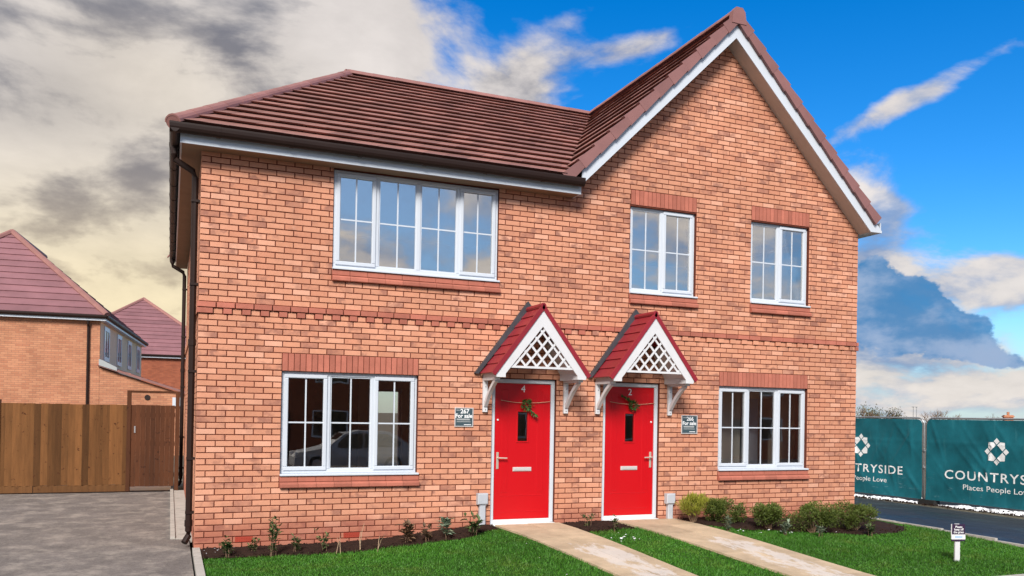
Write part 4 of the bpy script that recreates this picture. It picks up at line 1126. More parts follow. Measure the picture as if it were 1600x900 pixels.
plant(398, 862, 16, 'leafy_plant', 'leaf_mid', 'tiny plant left of the tallest leafy plant', 4, 8)
plant(463, 862, 22, 'leafy_plant', 'leaf_mid', 'small leafy plant right of the tallest one', 5, 9)
plant(508, 860, 26, 'leafy_plant', 'leaf_mid', 'sparse leafy plant beneath the lower left window', 5, 8)
plant(531, 862, 22, 'bare_cane_plant', None, 'two short bare pale canes in left bed', 2, 0, spread=.25)
plant(560, 860, 38, 'bare_cane_plant', None, 'upright bare pale canes in left bed', 2, 0, spread=.2)
plant(590, 860, 30, 'bare_cane_plant', None, 'leaning bare pale canes in left bed', 2, 0, spread=1.3)
plant(637, 854, 28, 'leafy_plant', 'leaf_brown', 'brownish large-leaved plant right of the lower left window', 5, 8, leaf=(.09, .05))
plant(668, 853, 18, 'leafy_plant', 'leaf_brown', 'small brownish plant left of the grey-leaved one', 4, 7, leaf=(.07, .04))
plant(698, 852, 26, 'leafy_plant', 'leaf_frost', 'grey-leaved plant in left bed', 5, 8, leaf=(.09, .045))
plant(741, 850, 30, 'leafy_plant', 'leaf_mid', 'pale broad-leaved plant below the left service duct', 5, 7, leaf=(.10, .04))
plant(918, 832, 20, 'leafy_plant', 'leaf_mid', 'sparse plant between the two doors near the wall', 4, 6, zb=.1)
plant(962, 836, 20, 'leafy_plant', 'leaf_mid', 'small dark plant beside the right path', 4, 7, zb=.1)
plant(1137, 838, 15, 'leafy_plant', 'leaf_frost', 'low frosted plant in front of the second shrub', 6, 12, zb=.06)
plant(1225, 841, 15, 'leafy_plant', 'leaf_frost', 'low frosted plant in front of the third shrub', 7, 14, zb=.06)
plant(1282, 842, 13, 'leafy_plant', 'leaf_frost', 'low frosted plant in front of the wide shrub', 6, 12, zb=.06)
plant(1360, 838, 12, 'leafy_plant', 'leaf_mid', 'low plant at the right end of the bed', 6, 10, zb=.06)

# ------------------------------------------------------------------ signs and wreaths
def sale_sign(x0, x1, z0, z1, num, label):
    t = thing('sale_sign', label, 'sign', ((x0+x1)/2, -.004, z0)); w = x1-x0; h = z1-z0; k = .013
    q = MB(); q.box(-w/2+k, w/2-k, -.010, .0, k, h-k); part('board', q, 'sign_teal', t, local=True)
    q = MB(); q.bevbox(-w/2, w/2, -.015, .0, 0, k, .003); q.bevbox(-w/2, w/2, -.015, .0, h-k, h, .003); q.bevbox(-w/2, -w/2+k, -.0146, 0, k, h-k, .003); q.bevbox(w/2-k, w/2, -.0146, 0, k, h-k, .003); part('frame', q, 'letter_metal', t, local=True)
    text_mesh('number', num, .085, 'sign_white', t, frontal(.01, -.0105, h*.80), .0008, bold=.0022)
    text_mesh('lettering', 'For sale', .078, 'sign_white', t, frontal(-.004, -.0105, h*.565), .0008, bold=.0022)
    for (a, b, c, d, mt) in ((-.115, -.055, .845, .885, 'sign_grey'), (-.108, .085, .345, .43, 'sign_grey'), (-.108, .095, .25, .285, 'sign_grey'), (.0, .105, .10, .135, 'sign_white')):
        q = MB(); q.box(a, b, -.0112, -.0095, h*c, h*d); part('print_line', q, mt, t, local=True)
sale_sign(3.338, 3.612, 1.555, 1.822, '267', 'grey framed for sale sign on brickwork left of the left door')
sale_sign(7.040, 7.336, 1.483, 1.773, '266', 'grey framed for sale sign on brickwork right of the right door')
def wreath(xm, yl, z, seed, tilt, label):
    t = thing('wreath', label, 'wreath', (xm+.02, yl-.03, z)); R_ = random.Random(seed); lf = MB()
    for i in range(150):
        a = R_.uniform(0, 2*math.pi); r_ = .048+R_.gauss(0, .014)
        c = Vector((math.cos(a)*r_, R_.uniform(-.03, .01), math.sin(a)*r_))
        d = Vector((math.cos(a)*.6+R_.uniform(-.8, .8), R_.uniform(-.9, -.1), math.sin(a)*.6+R_.uniform(-.8, .8)))
        lf.leaf(c, d, (R_.uniform(-1, 1), -1, R_.uniform(-1, 1)), R_.uniform(.028, .055), R_.uniform(.012, .020))
    for i in range(45):     # trailing sprig
        u_ = R_.random(); c = Vector(((.14 if tilt > 0 else -.04-.16*u_/max(u_, .01)*u_)*(u_ if tilt > 0 else 1), R_.uniform(-.03, 0), (-.04-.10*u_) if tilt > 0 else (.04+.09*u_)))
        lf.leaf(c, (tilt*.5+R_.uniform(-.5, .5), -.4, (-.8 if tilt > 0 else .8)+R_.uniform(-.4, .4)), (R_.uniform(-1, 1), -1, 0), R_.uniform(.04, .08), R_.uniform(.014, .022))
    part('greenery', lf, 'leaf_wreath', t, local=True, fix=False)
    q = MB(); q.tube([(-.39, .012, .055), (-.2, .008, .03), (0, .0, .02), (.2, .008, .03), (.39, .012, .05)], .004, 5); part('string', q, 'cane', t, local=True)
wreath(d4[0]+.02, d4[1], 1.885, 3, .8, 'green wreath with trailing sprig hung on the left red door')
wreath(d2[0]+.02, d2[1], 1.90, 8, -1, 'green wreath with raised sprig hung on the right red door')

b = onZ(1495, 880, -.04); lx, ly = b[0], b[1]; lz = GZ(lx, ly)
t = thing('lawn_sign', 'small purple keep off the grass sign on white post in lawn', 'sign', (lx, ly, lz), rz=math.radians(-16))
q = MB(); q.box(-.033, .033, -.011, .011, -.08, .36); part('post', q, 'white_wood', t, local=True)
q = MB(); q.box(-.088, .088, -.024, -.0112, .262, .475); q.bevbox(-.094, .094, -.026, -.012, .435, .50, .003) if False else None; part('board', q, 'sign_purple', t, local=True)
q = MB(); q.box(-.092, .092, -.0262, -.0115, .285, .345); part('print_strip', q, 'sign_white', t, local=True)
q = MB(); q.box(-.094, -.0885, -.024, -.012, .33, .478); q.box(-.05, .01, -.0238, -.012, .4755, .480); part('board_edge', q, 'sign_white', t, local=True)
for tx, zz in (('Please', .440), ('keep off', .408), ('the grass', .374)): text_mesh('lettering', tx, .038, 'sign_white', t, frontal(.004, -.0246, zz), .0006, bold=.0006)
q = MB(); q.box(-.05, .055, -.0272, -.0262, .302, .328); part('print_line', q, 'sign_blue', t, local=True)

# ------------------------------------------------------------------ timber fence and gate on the left
FY = 8.0
t = thing('timber_fence', 'brown close-boarded timber fence across the end of the driveway', 'fence', (-3.0, FY, 0))
x = -7.6
bv = []
for i in range(14):
    q = MB(); q.prism([(-.064, -.036), (-.064, -.008), (.076, .012), (.076, .000)], 'z', .15, 1.795, (i+.5)/14); me = q.mesh('board', 'fence_wood'); fixn(me); bv.append(me)
while x < -1.13:
    o = bpy.data.objects.new('board', bv[random.randrange(14)]); COL.objects.link(o); o.parent = t
    o.location = (x+.066+3.0, random.uniform(-.004, .004), random.uniform(-.008, .006)); o.scale = (random.uniform(.97, 1.0), 1, 1); x += .122+random.uniform(-.002, .004)
xg = -7.6
while xg < -1.2:
    b = min(xg+2.4, -1.12); q = MB(); q.bevbox(xg+.004, b-.004, FY-.020, FY+.025, .0, .148, .006); part('gravel_board', q, 'fence_wood', t); xg = b
for z in (.35, 1.0, 1.62): q = MB(); q.box(-7.6, -1.12, FY+.015, FY+.06, z, z+.08); part('rail', q, 'fence_wood', t)
for xx in (-5.85, -3.43): q = MB(); q.box(xx-.05, xx+.05, FY-.04, FY+.06, -.2, 1.86); part('post', q, 'gate_wood', t)
t = thing('timber_gate', 'dark brown boarded timber gate between the fence and the house', 'gate', (-.6, FY, 0))
for xx in (-1.085, -.155): q = MB(); q.bevbox(xx-.04, xx+.04, FY-.05, FY+.05, -.2, 2.10, .006); part('post', q, 'gate_wood', t)
q = MB(); q.bevbox(-1.125, -.115, FY-.045, FY+.045, 2.052, 2.10, .006); part('head_beam', q, 'gate_wood', t)
gv = []
for i in range(6):
    q = MB(); q.prism([(-.046, -.010), (-.046, .010), (.046, .010), (.046, -.010)], 'z', .105, 1.80, (i+.5)/6); me = q.mesh('board', 'gate_wood'); fixn(me); gv.append(me)
for i in range(9):
    o = bpy.data.objects.new('board', gv[random.randrange(6)]); COL.objects.link(o); o.parent = t; o.location = (-1.035+.0935*(i+.35)+.6, -.02+random.uniform(-.002, .002), random.uniform(-.004, .004))
for z in (.3, .95, 1.55): q = MB(); q.box(-1.04, -.20, FY-.009, FY+.03, z, z+.09); part('rail', q, 'gate_wood', t)
q = MB(); q.bevbox(-.985, -.955, FY-.05, FY-.031, 1.22, 1.36, .004); part('latch', q, 'galv', t)

# ------------------------------------------------------------------ houses behind the fence
def roof_courses(parent, pts_fn, n, mat, L):
    for i in range(n):
        t0, t1 = i/n, min(1, (i+1)/n+.02)
        q = MB(); a0, b0, n_ = pts_fn(t0); a1, b1, _ = pts_fn(t1); n_ = Vector(n_)
        up = n_*.055
        q.add([a0, b0, b1, a1, a0+up, b0+up, b1+n_*.012, a1+n_*.012], [(0,3,2,1),(4,5,6,7),(0,1,5,4),(1,2,6,5),(2,3,7,6),(3,0,4,7)])
        part('tile_course', q, mat, parent, local=True)
def hip_house(name, label, cat, loc, rz, hw, ln, ze, zr, wallmat, n_front, sides=('front', 'right'), nside=0, group=None):
    """hip-ended house; local origin at its front right ground corner, x to the right, y back; width 2*hw to the left"""
    t = thing(name, label, cat, loc, rz, group)
    q = MB(); q.box(-2*hw+.25, -.25, .25, ln-.25, -.4, ze-.10); wall = part('wall', q, wallmat, t, local=True)
    ap, bp = Vector((-hw, hw, zr)), Vector((-hw, ln-hw, zr)); c = [Vector((-2*hw, 0, ze)), Vector((0, 0, ze)), Vector((0, ln, ze)), Vector((-2*hw, ln, ze))]
    q = MB(); dn_ = Vector((0, 0, -.03)); q.add([p+dn_ for p in c+[ap, bp]], [(0,1,4), (1,2,5,4), (2,3,5), (3,0,4,5)]); roof_ = part('roof', q, 'far_tile', t, local=True, fix=False)
    s = zr-ze; nf = Vector((0, -s, hw)).normalized(); nr = Vector((s, 0, hw)).normalized()
    roof_courses(roof_, lambda u: (c[0].lerp(ap, u), c[1].lerp(ap, u), nf), n_front, 'far_tile', 0)
    roof_courses(roof_, lambda u: (c[1].lerp(ap, u), c[2].lerp(bp, u), nr), n_front, 'far_tile', 0)
    for (a, b) in ((c[1], ap), (c[0], ap), (ap, bp)):
        n = int((b-a).length/.45)
        q = MB(); q.tube([a+Vector((0, 0, .03)), b+Vector((0, 0, .03))], .12, 8); part('hip_tiles', q, 'ridge_tile', roof_, local=True)
    q = MB(); q.box(-2*hw+.04, -.04, .04, .07, ze-.17, ze-.04); q.box(-.07, -.04, .0701, ln-.04, ze-.17, ze-.04); q.box(-2*hw+.05, -.05, .0702, ln-.05, ze-.168, ze-.15); part('fascia', q, 'upvc', t, local=True)
    q = MB(); q.prism([(a, ze-.03+b) for a, b in gp], 'x', -2*hw, .0); q.prism([(.0+a, ze-.03+b) for a, b in gp], 'y', .0, ln); part('gutter', q, 'gutter', t, local=True)
    return t, wall
N1Y, N1X = 22.1, -2.45
nh, nw = hip_house('brick_house', 'brick house with hipped purple-brown roof right behind the timber fence', 'house', (N1X, N1Y, 0), math.radians(-4.3), 3.95, 13.5, 5.0, 8.45, 'brick_far', 13)
q = MB(); q.box(-.2495, -.238, .30, 13.2, 3.15, 4.90); part('lit_wall_panel', q, 'pale_cream', nh, local=True)  # cream panel over the brick; light on this wall put into colour
# side windows in a row under the eaves, on the right wall
for i, yy in enumerate((1.0, 4.4, 7.7, 11.0)):
    q = MB(); a, b, zc, zd = yy, yy+1.25, 3.45, 4.72; k = .16
    q.box(-.24, -.195, a, a+k, zc, zd); q.box(-.24, -.195, b-k, b, zc, zd); q.box(-.24, -.1955, a+k, b-k, zc, zc+k); q.box(-.24, -.1955, a+k, b-k, zd-k, zd); q.box(-.24, -.196, (a+b)/2-.04, (a+b)/2+.04, zc+k, zd-k)
    wn = part('window', q, 'upvc', nh, local=True)
    q = MB(); q.box(-.24, -.215, a+k, b-k, zc+k, zd-k); part('pane', q, 'dark_glass', wn, local=True)
q = MB(); q.tube([(-.62, .10, 4.93), (-.62, .12, 4.7), (-.62, .19, 4.6), (-.62, .19, .1)], .045, 8); part('downpipe', q, 'gutter', nh, local=True)
# single-storey lean-to on the right
q = MB(); q.prism([(-.249, -.4), (3.2, -.4), (3.2, 2.05), (-.249, 3.16)], 'y', .26, 5.0); lt = part('lean_to', q, 'brick_far', nh, local=True)
for i in range(7):
    def lp_(u_, h): return (-.24+3.7*(1-u_), 3.24-1.19*(1-u_)+h)
    q = MB(); u0, u1 = i/7, (i+1)/7+.02; q.prism([lp_(u0, 0), lp_(u1, -.02), lp_(u1, .02), lp_(u0, .07)], 'y', .12, 5.2); part('tile_course', q, 'red_brick', lt, local=True)
q = MB(); q.prism([(-.24, 3.29), (-.24, 3.20), (3.5, 2.02), (3.5, 2.10)], 'y', .085, .118); part('verge', q, 'ridge_tile', lt, local=True)
q = MB(); q.prism([(-.245, 3.24), (.35, 3.05), (.35, 3.17), (-.12, 3.42), (-.245, 3.46)], 'y', .06, .24); part('flashing', q, 'sign_grey', lt, local=True)
q = MB(); q.disc((1.36, 2.12), .10, 'y', .235, .262, 16); part('vent', q, 'gutter', lt, local=True)
q = MB(); q.box(2.22, 2.50, .13, .262, 1.82, 2.14); part('eaves_box', q, 'upvc', lt, local=True)
hip_house('brick_house', 'distant red brick house seen between the neighbour and the main wall', 'house', (3.1, 44.5, 0), math.radians(-2), 5.35, 12, 5.0, 9.0, 'brick_far_red', 15)

# ------------------------------------------------------------------ site fence with printed banners
FA = onZ(1340, 775, -.2); FB = onZ(1600, 804.5, -.2)
fd = Vector((FB-FA)[:2].tolist()+[0]).normalized(); fn = Vector((fd.y, -fd.x, 0))         # fn faces the camera side
if fn.dot(Vector(CAM.tolist())-Vector(FA.tolist())) < 0: fn = -fn
JX = Vector(onZ(1444, 786.5, -.2).tolist()); PWID = 3.5
def site_panel(start, label, vis):
    ang = math.atan2(fd.y, fd.x)
    s = start; t = thing('site_fence_panel', label, 'fence panel', s, ang, 'mesh fence panels with printed banners')
    # local: x along the panel, -y or +y towards the camera
    sy = 1 if (Matrix.Rotation(ang, 3, 'Z') @ Vector((0, 1, 0))).dot(fn) > 0 else -1
    H = 2.02; r_ = .021; z0 = .035
    pts = [(.03, 0, z0)]
    cr_ = .16
    for (cx, cz, a0) in ((.03+cr_, H-cr_, math.pi), (PWID-.03-cr_, H-cr_, math.pi/2)):
        for k in range(7):
            a = a0-math.pi/2*k/6; pts.append((cx+cr_*math.cos(a), 0, cz+cr_*math.sin(a)))
    pts.append((PWID-.03, 0, z0))
    q = MB(); q.tube(pts, r_, 8); q.tube([(.03, 0, z0+.08), (PWID-.03, 0, z0+.08)], r_*.9, 8); part('frame', q, 'galv', t, local=True, smooth=True)
    q = MB()
    for z in (.75, 1.45): q.tube([(.03, 0, z), (PWID-.03, 0, z)], .006, 5)
    for i in range(1, 14): q.tube([(i*.25, 0, z0+.08), (i*.25, 0, H)], .004, 4)
    part('mesh_wires', q, 'galv', t, local=True, fix=False)
    # banner: slack cloth with creases, 2 faces thick
    nx, nz = 90, 46; q = MB(); vs = []; fs = []
    R_ = random.Random(int(start[1]*100)); wv = [(R_.uniform(1, 6), R_.uniform(1, 7), R_.uniform(0, 6), R_.uniform(.002, .007)) for _ in range(9)]
    folds = [(R_.uniform(.1, 3.3), R_.uniform(.2, 1.8), R_.uniform(-1.2, 1.2), R_.uniform(.008, .022)) for _ in range(22)]
    def surf(u_, w_):
        y = sum(c*math.sin(a*u_+b*w_+p) for a, b, p, c in wv)
        for (fu, fw, sl, am) in folds:
            d = (u_-fu)-sl*(w_-fw); y += am*math.exp(-(d/.035)**2)*math.exp(-((w_-fw)/.45)**2)
        y += .012*math.exp(-((w_-1.45)/.02)**2)*.5+.010*abs(math.sin(u_*math.pi/.25))*.25
        return sy*(.034+y)
    for i in range(nx+1):
        for k in range(nz+1):
            u_ = .045+(PWID-.09)*i/nx; w_ = .10+(H-.13)*k/nz
            cx = max(0, .14-(u_-.045), .14-(PWID-.045-u_)); 
            if w_ > H-.17: w_ = min(w_, H-.03-(.14-math.sqrt(max(0, .14**2-cx**2)))*.9)
            vs.append((u_, surf(u_, w_), w_))
    for i in range(nx):
        for k in range(nz): fs.append((i*(nz+1)+k, (i+1)*(nz+1)+k, (i+1)*(nz+1)+k+1, i*(nz+1)+k+1))
    q.add(vs, fs); bn = part('banner', q, 'banner', t, local=True, smooth=True, fix=False)
    # which way does text read: from the camera, left is the far (start) end
    off = .078
    def TM(x, z):
        M_ = Matrix.Translation((x, sy*off, z)) @ Matrix.Rotation(math.pi/2, 4, 'X')
        if sy > 0: M_ = Matrix.Translation((x, sy*off, z)) @ Matrix.Rotation(math.pi, 4, 'Z') @ Matrix.Rotation(math.pi/2, 4, 'X')
        return M_
    xc_ = PWID/2-.02
    def fit(ob, width, h):
        x0_ = [v.co.x for v in ob.data.vertices]; y0_ = [v.co.y for v in ob.data.vertices]
        cx_, cy__ = (min(x0_)+max(x0_))/2, (min(y0_)+max(y0_))/2; sx, sy_ = width/(max(x0_)-min(x0_)), h/(max(y0_)-min(y0_))
        for v in ob.data.vertices: v.co.x = (v.co.x-cx_)*sx; v.co.y = (v.co.y-cy__)*sy_; 
    def lay(ob, x, z):
        import bmesh
        bm = bmesh.new(); bm.from_mesh(ob.data); bmesh.ops.triangulate(bm, faces=bm.faces)
        for _ in range(2):
            le_ = [e for e in bm.edges if e.calc_length() > .045]
            if le_: bmesh.ops.subdivide_edges(bm, edges=le_, cuts=1); bmesh.ops.triangulate(bm, faces=bm.faces)
        sg_ = -1 if sy > 0 else 1
        for v in bm.verts:
            X_, Z_ = x+sg_*v.co.x, z+v.co.y; v.co = (X_, surf(X_, Z_)+sy*.005, Z_)
        bm.to_mesh(ob.data); bm.free(); ob.matrix_basis = Matrix.Identity(4)
    a = text_mesh('lettering', 'COUNTRYSIDE', .25, 'sign_white', bn, TM(xc_, .735), .0, space=1.15, bold=.002); fit(a, 2.42, .205); lay(a, xc_, .735)
    a = text_mesh('lettering', 'Places People Love', .15, 'sign_white', bn, TM(xc_, .455), .0, bold=.0); fit(a, 1.52, .155); lay(a, xc_, .455)
    # leaf emblem: eight petals round a diamond
    H_ = .30; cz = 1.305
    def poly(ps, nm='emblem_petal'):
        q = MB(); n = len(ps)
        q.add([(a_*H_*.92, b_*H_, 0) for a_, b_ in ps], [tuple(range(n))]); o_ = part(nm, q, 'sign_white', bn, local=True, fix=False); lay(o_, xc_, cz)
    dm = lambda cx, cy, r_: [(cx, cy-r_), (cx+r_, cy), (cx, cy+r_), (cx-r_, cy)]
    for cx, cy in ((0, .76), (0, -.76), (.76, 0), (-.76, 0)): poly(dm(cx, cy, .235))
    for sx in (-1, 1):
        for sz in (-1, 1): poly([(sx*a_, sz*b_) for a_, b_ in ((.055, .475), (.27, .69), (.665, .665), (.69, .27), (.475, .055))])
    # feet and clamps
    q = MB(); q.bevbox(-.36, .36, -.11, .11, -.03, .105, .02) if False else q.box(-.10, .30, -.11, .11, -.04, .10)
    part('foot_block', q, 'rubber', t, local=True)
    return t, sy
left_start = JX-fd*(PWID+.0)
lab = ('teal printed fence panel partly hidden by the house corner', 'teal printed fence panel at the right edge of the view')
pn1, sy1 = site_panel(Vector((left_start.x, left_start.y, -.2)), lab[0], 0)
pn2, _ = site_panel(Vector((JX.x+fd.x*.02, JX.y+fd.y*.02, -.2)), lab[1], 1)
for z in (.85, 1.25):
    c = JX+Vector((0, 0, z+.0)); q = MB(); q.box(-.06, .06, -.03, .03, -.03, .03); q.disc((0, 0), .022, 'y', -.05, .05, 8)
    o = top('fence_clamp', q, 'galv', 'upper steel clamp joining the two fence panels' if z > 1 else 'lower steel clamp joining the two fence panels', 'clamp'); o.location = c; o.rotation_euler = (0, 0, math.atan2(fd.y, fd.x))
# ploughed-up snow and slush along the foot of the fence
sn = MB(); dk = MB(); nx, ny = 220, 10; vs = []; fs = []; R_ = random.Random(5)
hs_ = [0]*(nx+1); v_ = 0
for i in range(nx+1): v_ = .86*v_+R_.uniform(-1, 1)*.5; hs_[i] = v_
for i in range(nx+1):
    s = -4.5+9.5*i/nx; gap = math.exp(-((s-.35)/.42)**2)
    wdt_ = (.24+.07*hs_[i])*(1-.85*gap); hh = (.055+.022*hs_[i])*(1-.9*gap)
    for j in range(ny+1):
        u_ = j/ny; p = JX+fd*s+fn*(-.12+.32*0+(u_*max(.03, wdt_))+.06)
        z = GZ(p.x, p.y)-.01+max(0, hh)*math.sin(math.pi*u_)**.7+R_.uniform(-.010, .012)
        vs.append((p.x, p.y, z))
for i in range(nx):
    for j in range(ny):
        if R_.random() < .06 and j > 5: continue
        fs.append((i*(ny+1)+j, (i+1)*(ny+1)+j, (i+1)*(ny+1)+j+1, i*(ny+1)+j+1))
sn.add(vs, fs); top('snow_bank', sn, 'snow', 'dirty ridge of old snow along the foot of the site fence', 'snow', kind='stuff', fix=True)
for i in range(700):
    s = R_.uniform(-4, 4.6); p = JX+fd*s+fn*(R_.gauss(.25, .10)); sz = R_.uniform(.008, .03)
    z = GZ(p.x, p.y)+.005; d = [Vector((R_.uniform(-1, 1), R_.uniform(-1, 1), R_.uniform(.2, 1)))*sz for _ in range(4)]
    dk.add([(p.x+v.x, p.y+v.y, z+v.z) for v in d]+[(p.x, p.y, z-.02)], [(0,1,2), (0,2,3), (0,1,4), (1,2,4), (2,3,4), (3,0,4)])
top('mud_clods', dk, 'soil', 'dark clods of mud scattered along the snow ridge', 'mud', kind='stuff', fix=False)

# ------------------------------------------------------------------ things far beyond the site fence
def far_pt(px, dist): d = ray(px, 640); d = d/math.hypot(d[0], d[1]); return Vector((CAM[0]+d[0]*dist, CAM[1]+d[1]*dist, -.3))
def bare_tree(px, dist, h, label, seed, leaves=0, wide=.9):
    h *= 1.3
    R_ = random.Random(seed); p = far_pt(px, dist); t = thing('bare_tree', label, 'tree', p, group='winter trees beyond the site fence'); tr = MB(); cr = MB(); lf = MB()
    def grow(a, d, ln, r_, lvl):
        b = a+d*ln; mid = a+d*ln*.5+Vector((R_.uniform(-1, 1), R_.uniform(-1, 1), 0))*ln*.05
        (tr if lvl < 2 else cr).tube([a, mid, b], [r_, r_*.85, r_*.62], 5 if lvl < 2 else 4, cap=False)
        if lvl >= 5:
            for _ in range(leaves): lf.leaf(b+Vector((R_.gauss(0, .2), R_.gauss(0, .2), R_.gauss(0, .2))), (R_.uniform(-1, 1), R_.uniform(-1, 1), R_.uniform(-.5, 1)), (0, 0, 1), .16, .09)
            return
        for _ in range(3 if lvl < 4 else 2):
            nd = (d+Vector((R_.uniform(-1, 1)*wide, R_.uniform(-1, 1)*wide, R_.uniform(-.1, .5)))).normalized()
            grow(a+d*ln*R_.uniform(.65, 1.0), nd, ln*R_.uniform(.60, .80), r_*.60, lvl+1)
    grow(Vector((0, 0, -.1)), Vector((R_.uniform(-.05, .05), R_.uniform(-.05, .05), 1)).normalized(), h*.27, h*.022, 0)
    part('trunk', tr, 'bark', t, local=True, fix=False); part('crown', cr, 'twig', t, local=True, fix=False)
    if lf.f: part('leaves', lf, 'hedge_leaf', t, local=True, fix=False)
bare_tree(1349, 75, 3.6, 'bare winter tree just past the house corner', 1, 2)
bare_tree(1366, 80, 3.3, 'russet bushy tree right of the house corner', 2, 5)
bare_tree(1388, 78, 3.2, 'russet bushy tree left of the thin masts', 3, 5)
bare_tree(1455, 95, 3.6, 'twiggy tree right of the fence panel joint', 4)
bare_tree(1478, 98, 3.8, 'twiggy tree, middle of the row over the right panel', 5)
bare_tree(1508, 92, 3.5, 'twiggy tree left of the far roof', 6)
bare_tree(1548, 100, 3.2, 'low twiggy tree in front of the far roof', 9)
for px, h, lab_ in ((1427, 6.6, 'thin street lamp mast beyond the fence, left of the pair'), (1432, 7.0, 'thin street lamp mast beyond the fence, right of the pair')):
    p = far_pt(px, 330 if px > 1430 else 300); t = thing('lamp_mast', lab_, 'street lamp', p); q = MB(); q.tube([(0, 0, 0), (0, 0, h)], .10, 6); part('pole', q, 'galv', t, local=True); q = MB(); q.box(-.5, .3, -.15, .15, h-.1, h+.12); part('lantern', q, 'galv', t, local=True)
p = far_pt(1600, 120); t = thing('far_house', 'distant low roof with chimney at the right edge above the fence', 'house', p, math.radians(-40))
q = MB(); q.box(-5, 5, 0, 7, 0, 1.3); part('wall', q, 'brick_far_red', t, local=True)
q = MB(); q.prism([(-.4, 1.25), (3.5, 2.15), (7.4, 1.25), (7.4, 1.1), (3.5, 1.9), (-.4, 1.1)], 'x', -5.3, 5.3); rf = part('roof', q, 'far_tile', t, local=True)
q = MB(); q.box(-1.4, -.4, 3.0, 4.0, 1.7, 3.0); q.box(-1.5, -.3, 2.9, 4.1, 2.75, 2.9); q.tube([(-.9, 3.5, 2.9), (-.9, 3.5, 3.4)], .16, 8); part('chimney', q, 'brick_far', rf, local=True)

# ------------------------------------------------------------------ across the street: what the panes mirror
opp = thing('terrace_house', 'brick house across the street mirrored in the lower left window', 'house', (4.0, -27.0, -.4), math.pi)
q = MB(); q.box(-14, 14, .25, 8.5, -.3, 5.0); part('wall', q, 'brick_far_red', opp, local=True)
q = MB(); q.prism([(-.1, 4.95), (4.4, 7.4), (8.9, 4.95)], 'x', -14.4, 14.4); part('roof', q, 'far_tile', opp, local=True)
for xx in (-11.5, -7, -2.5, 2.5, 7, 11.5):
    for zz in (.9, 3.4):
        q = MB(); k = .07; a, b, c, d = xx-.8, xx+.8, zz, zz+1.3
        q.box(a, a+k, .2, .26, c, d); q.box(b-k, b, .2, .26, c, d); q.box(a+k, b-k, .2, .26, c, c+k); q.box(a+k, b-k, .2, .26, d-k, d); q.box(xx-.035, xx+.035, .2, .26, c+k, d-k); wn = part('window', q, 'upvc', opp, local=True)
        q = MB(); q.box(a+k, b-k, .235, .262, c+k, d-k); part('pane', q, 'dark_glass', wn, local=True)
for xx in (-9.3, -.2, 4.7):
    q = MB(); q.box(xx-.48, xx+.48, .2, .27, 0, 2.1); part('door', q, 'gutter', opp, local=True)
for k_, (hx, hy, hlab) in enumerate(((34.0, -27.0, 'brick house across the street mirrored in the lower right window'),)):
    o2 = opp.copy(); COL.objects.link(o2); o2.location = (hx, hy, -.4); o2['label'] = hlab
    for ch in list(opp.children):
        c2 = ch.copy(); COL.objects.link(c2); c2.parent = o2
        for g2 in list(ch.children): d2_ = g2.copy(); COL.objects.link(d2_); d2_.parent = c2
    opp['group'] = o2['group'] = 'houses across the street'
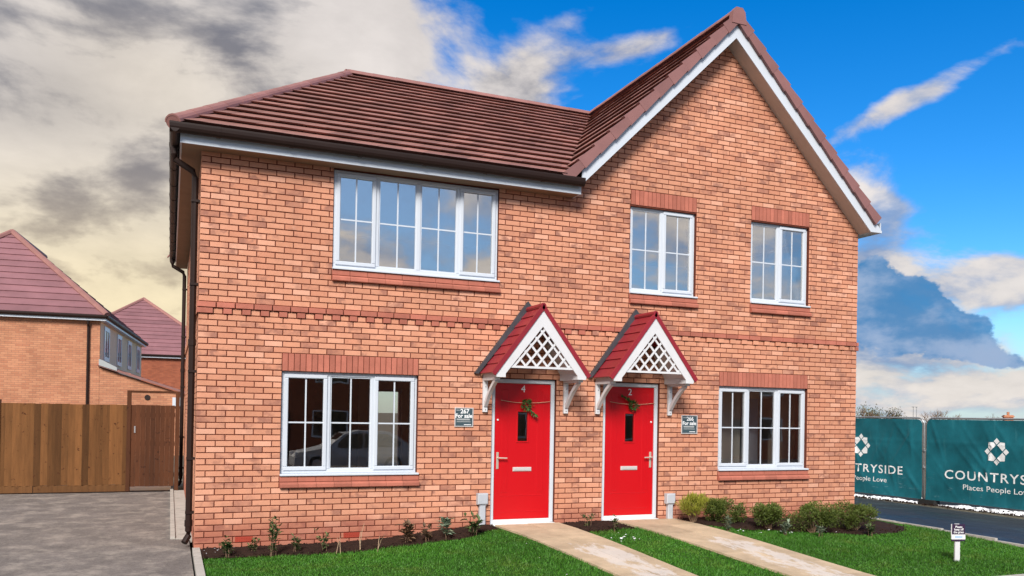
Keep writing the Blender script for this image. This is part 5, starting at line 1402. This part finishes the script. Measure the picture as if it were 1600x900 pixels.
# parked car, nose to the left as mirrored
car = thing('parked_car', 'silver hatchback parked across the street, mirrored in the lower left window', 'car', (5.6, -18.0, GZ(5.6, -18.0)))
prof = [(-2.05, .32, .62), (-2.02, .58, .72), (-1.85, .74, .80), (-1.0, .93, .84), (-.35, 1.36, .66), (.2, 1.46, .62), (1.2, 1.42, .62), (1.75, 1.12, .70), (2.0, .92, .78), (2.06, .55, .78), (2.02, .32, .70)]
q = MB(); vs = []; fs = []
for (x, zt, hw_) in prof:
    zb = .26
    zm = min(zt, .88); wide = .84
    vs += [(x, -wide*.95, zb), (x, -wide, min(zt-.01, .60)), (x, -max(hw_, .62 if zt > .9 else hw_), zt) if zt > .9 else (x, -hw_, zt), (x, max(hw_, .62 if zt > .9 else hw_), zt) if zt > .9 else (x, hw_, zt), (x, wide, min(zt-.01, .60)), (x, wide*.95, zb)]
for i in range(len(prof)-1):
    for k in range(6): fs.append((i*6+k, (i+1)*6+k, (i+1)*6+(k+1) % 6, i*6+(k+1) % 6))
fs += [tuple(range(6)), tuple(range((len(prof)-1)*6, len(prof)*6))]
q.add(vs, fs); part('body', q, 'car_paint', car, local=True)
for sgn in (-1, 1):
    q = MB(); P_ = lambda x, z: (x, sgn*(.875-(z-.62)*.255), z)
    for poly_ in ([(-.78, .92), (-.30, 1.30), (.22, 1.38), (.22, .92)], [(.30, .92), (.30, 1.38), (1.1, 1.34), (1.55, 1.08), (1.45, .92)]):
        n = len(poly_); q.add([P_(*p) for p in poly_]+[(p[0], sgn*(.80-(p[1]-.62)*.255), p[1]) for p in poly_], [tuple(range(n)), tuple(range(2*n-1, n-1, -1))]+[(i, i+n, (i+1) % n+n, (i+1) % n) for i in range(n)])
    part('side_window', q, 'dark_glass', car, local=True)
    for wx in (-1.3, 1.3):
        q = MB(); q.disc((wx, .31), .31, 'y', sgn*.66, sgn*.86, 24); w_ = part('wheel', q, 'rubber', car, local=True)
        q = MB(); q.disc((wx, .31), .20, 'y', sgn*.80, sgn*.872, 16); part('rim', q, 'galv', w_, local=True)
    q = MB(); q.box(1.86, 2.06, sgn*.55, sgn*.80, .78, .95); part('tail_light', q, 'lamp_red', car, local=True)
    q = MB(); q.box(-2.02, -1.86, sgn*.48, sgn*.74, .60, .74); part('headlight', q, 'sign_white', car, local=True)
q = MB(); q.add([(-.92, -.62, .965), (-.92, .62, .965), (-.38, .56, 1.36), (-.38, -.56, 1.36)], [(0,1,2,3)]); part('windscreen', q, 'dark_glass', car, local=True)
sheet('yard_slab', -1.1, -.25, 8.1, 9.6, .4, 'pale_cream', .012)
sheet('fence_foot_shade', -7.6, -.1, 7.86, 7.985, .125, 'soil', .012)  # dark strip in soil material, drawn as the shade under the fence
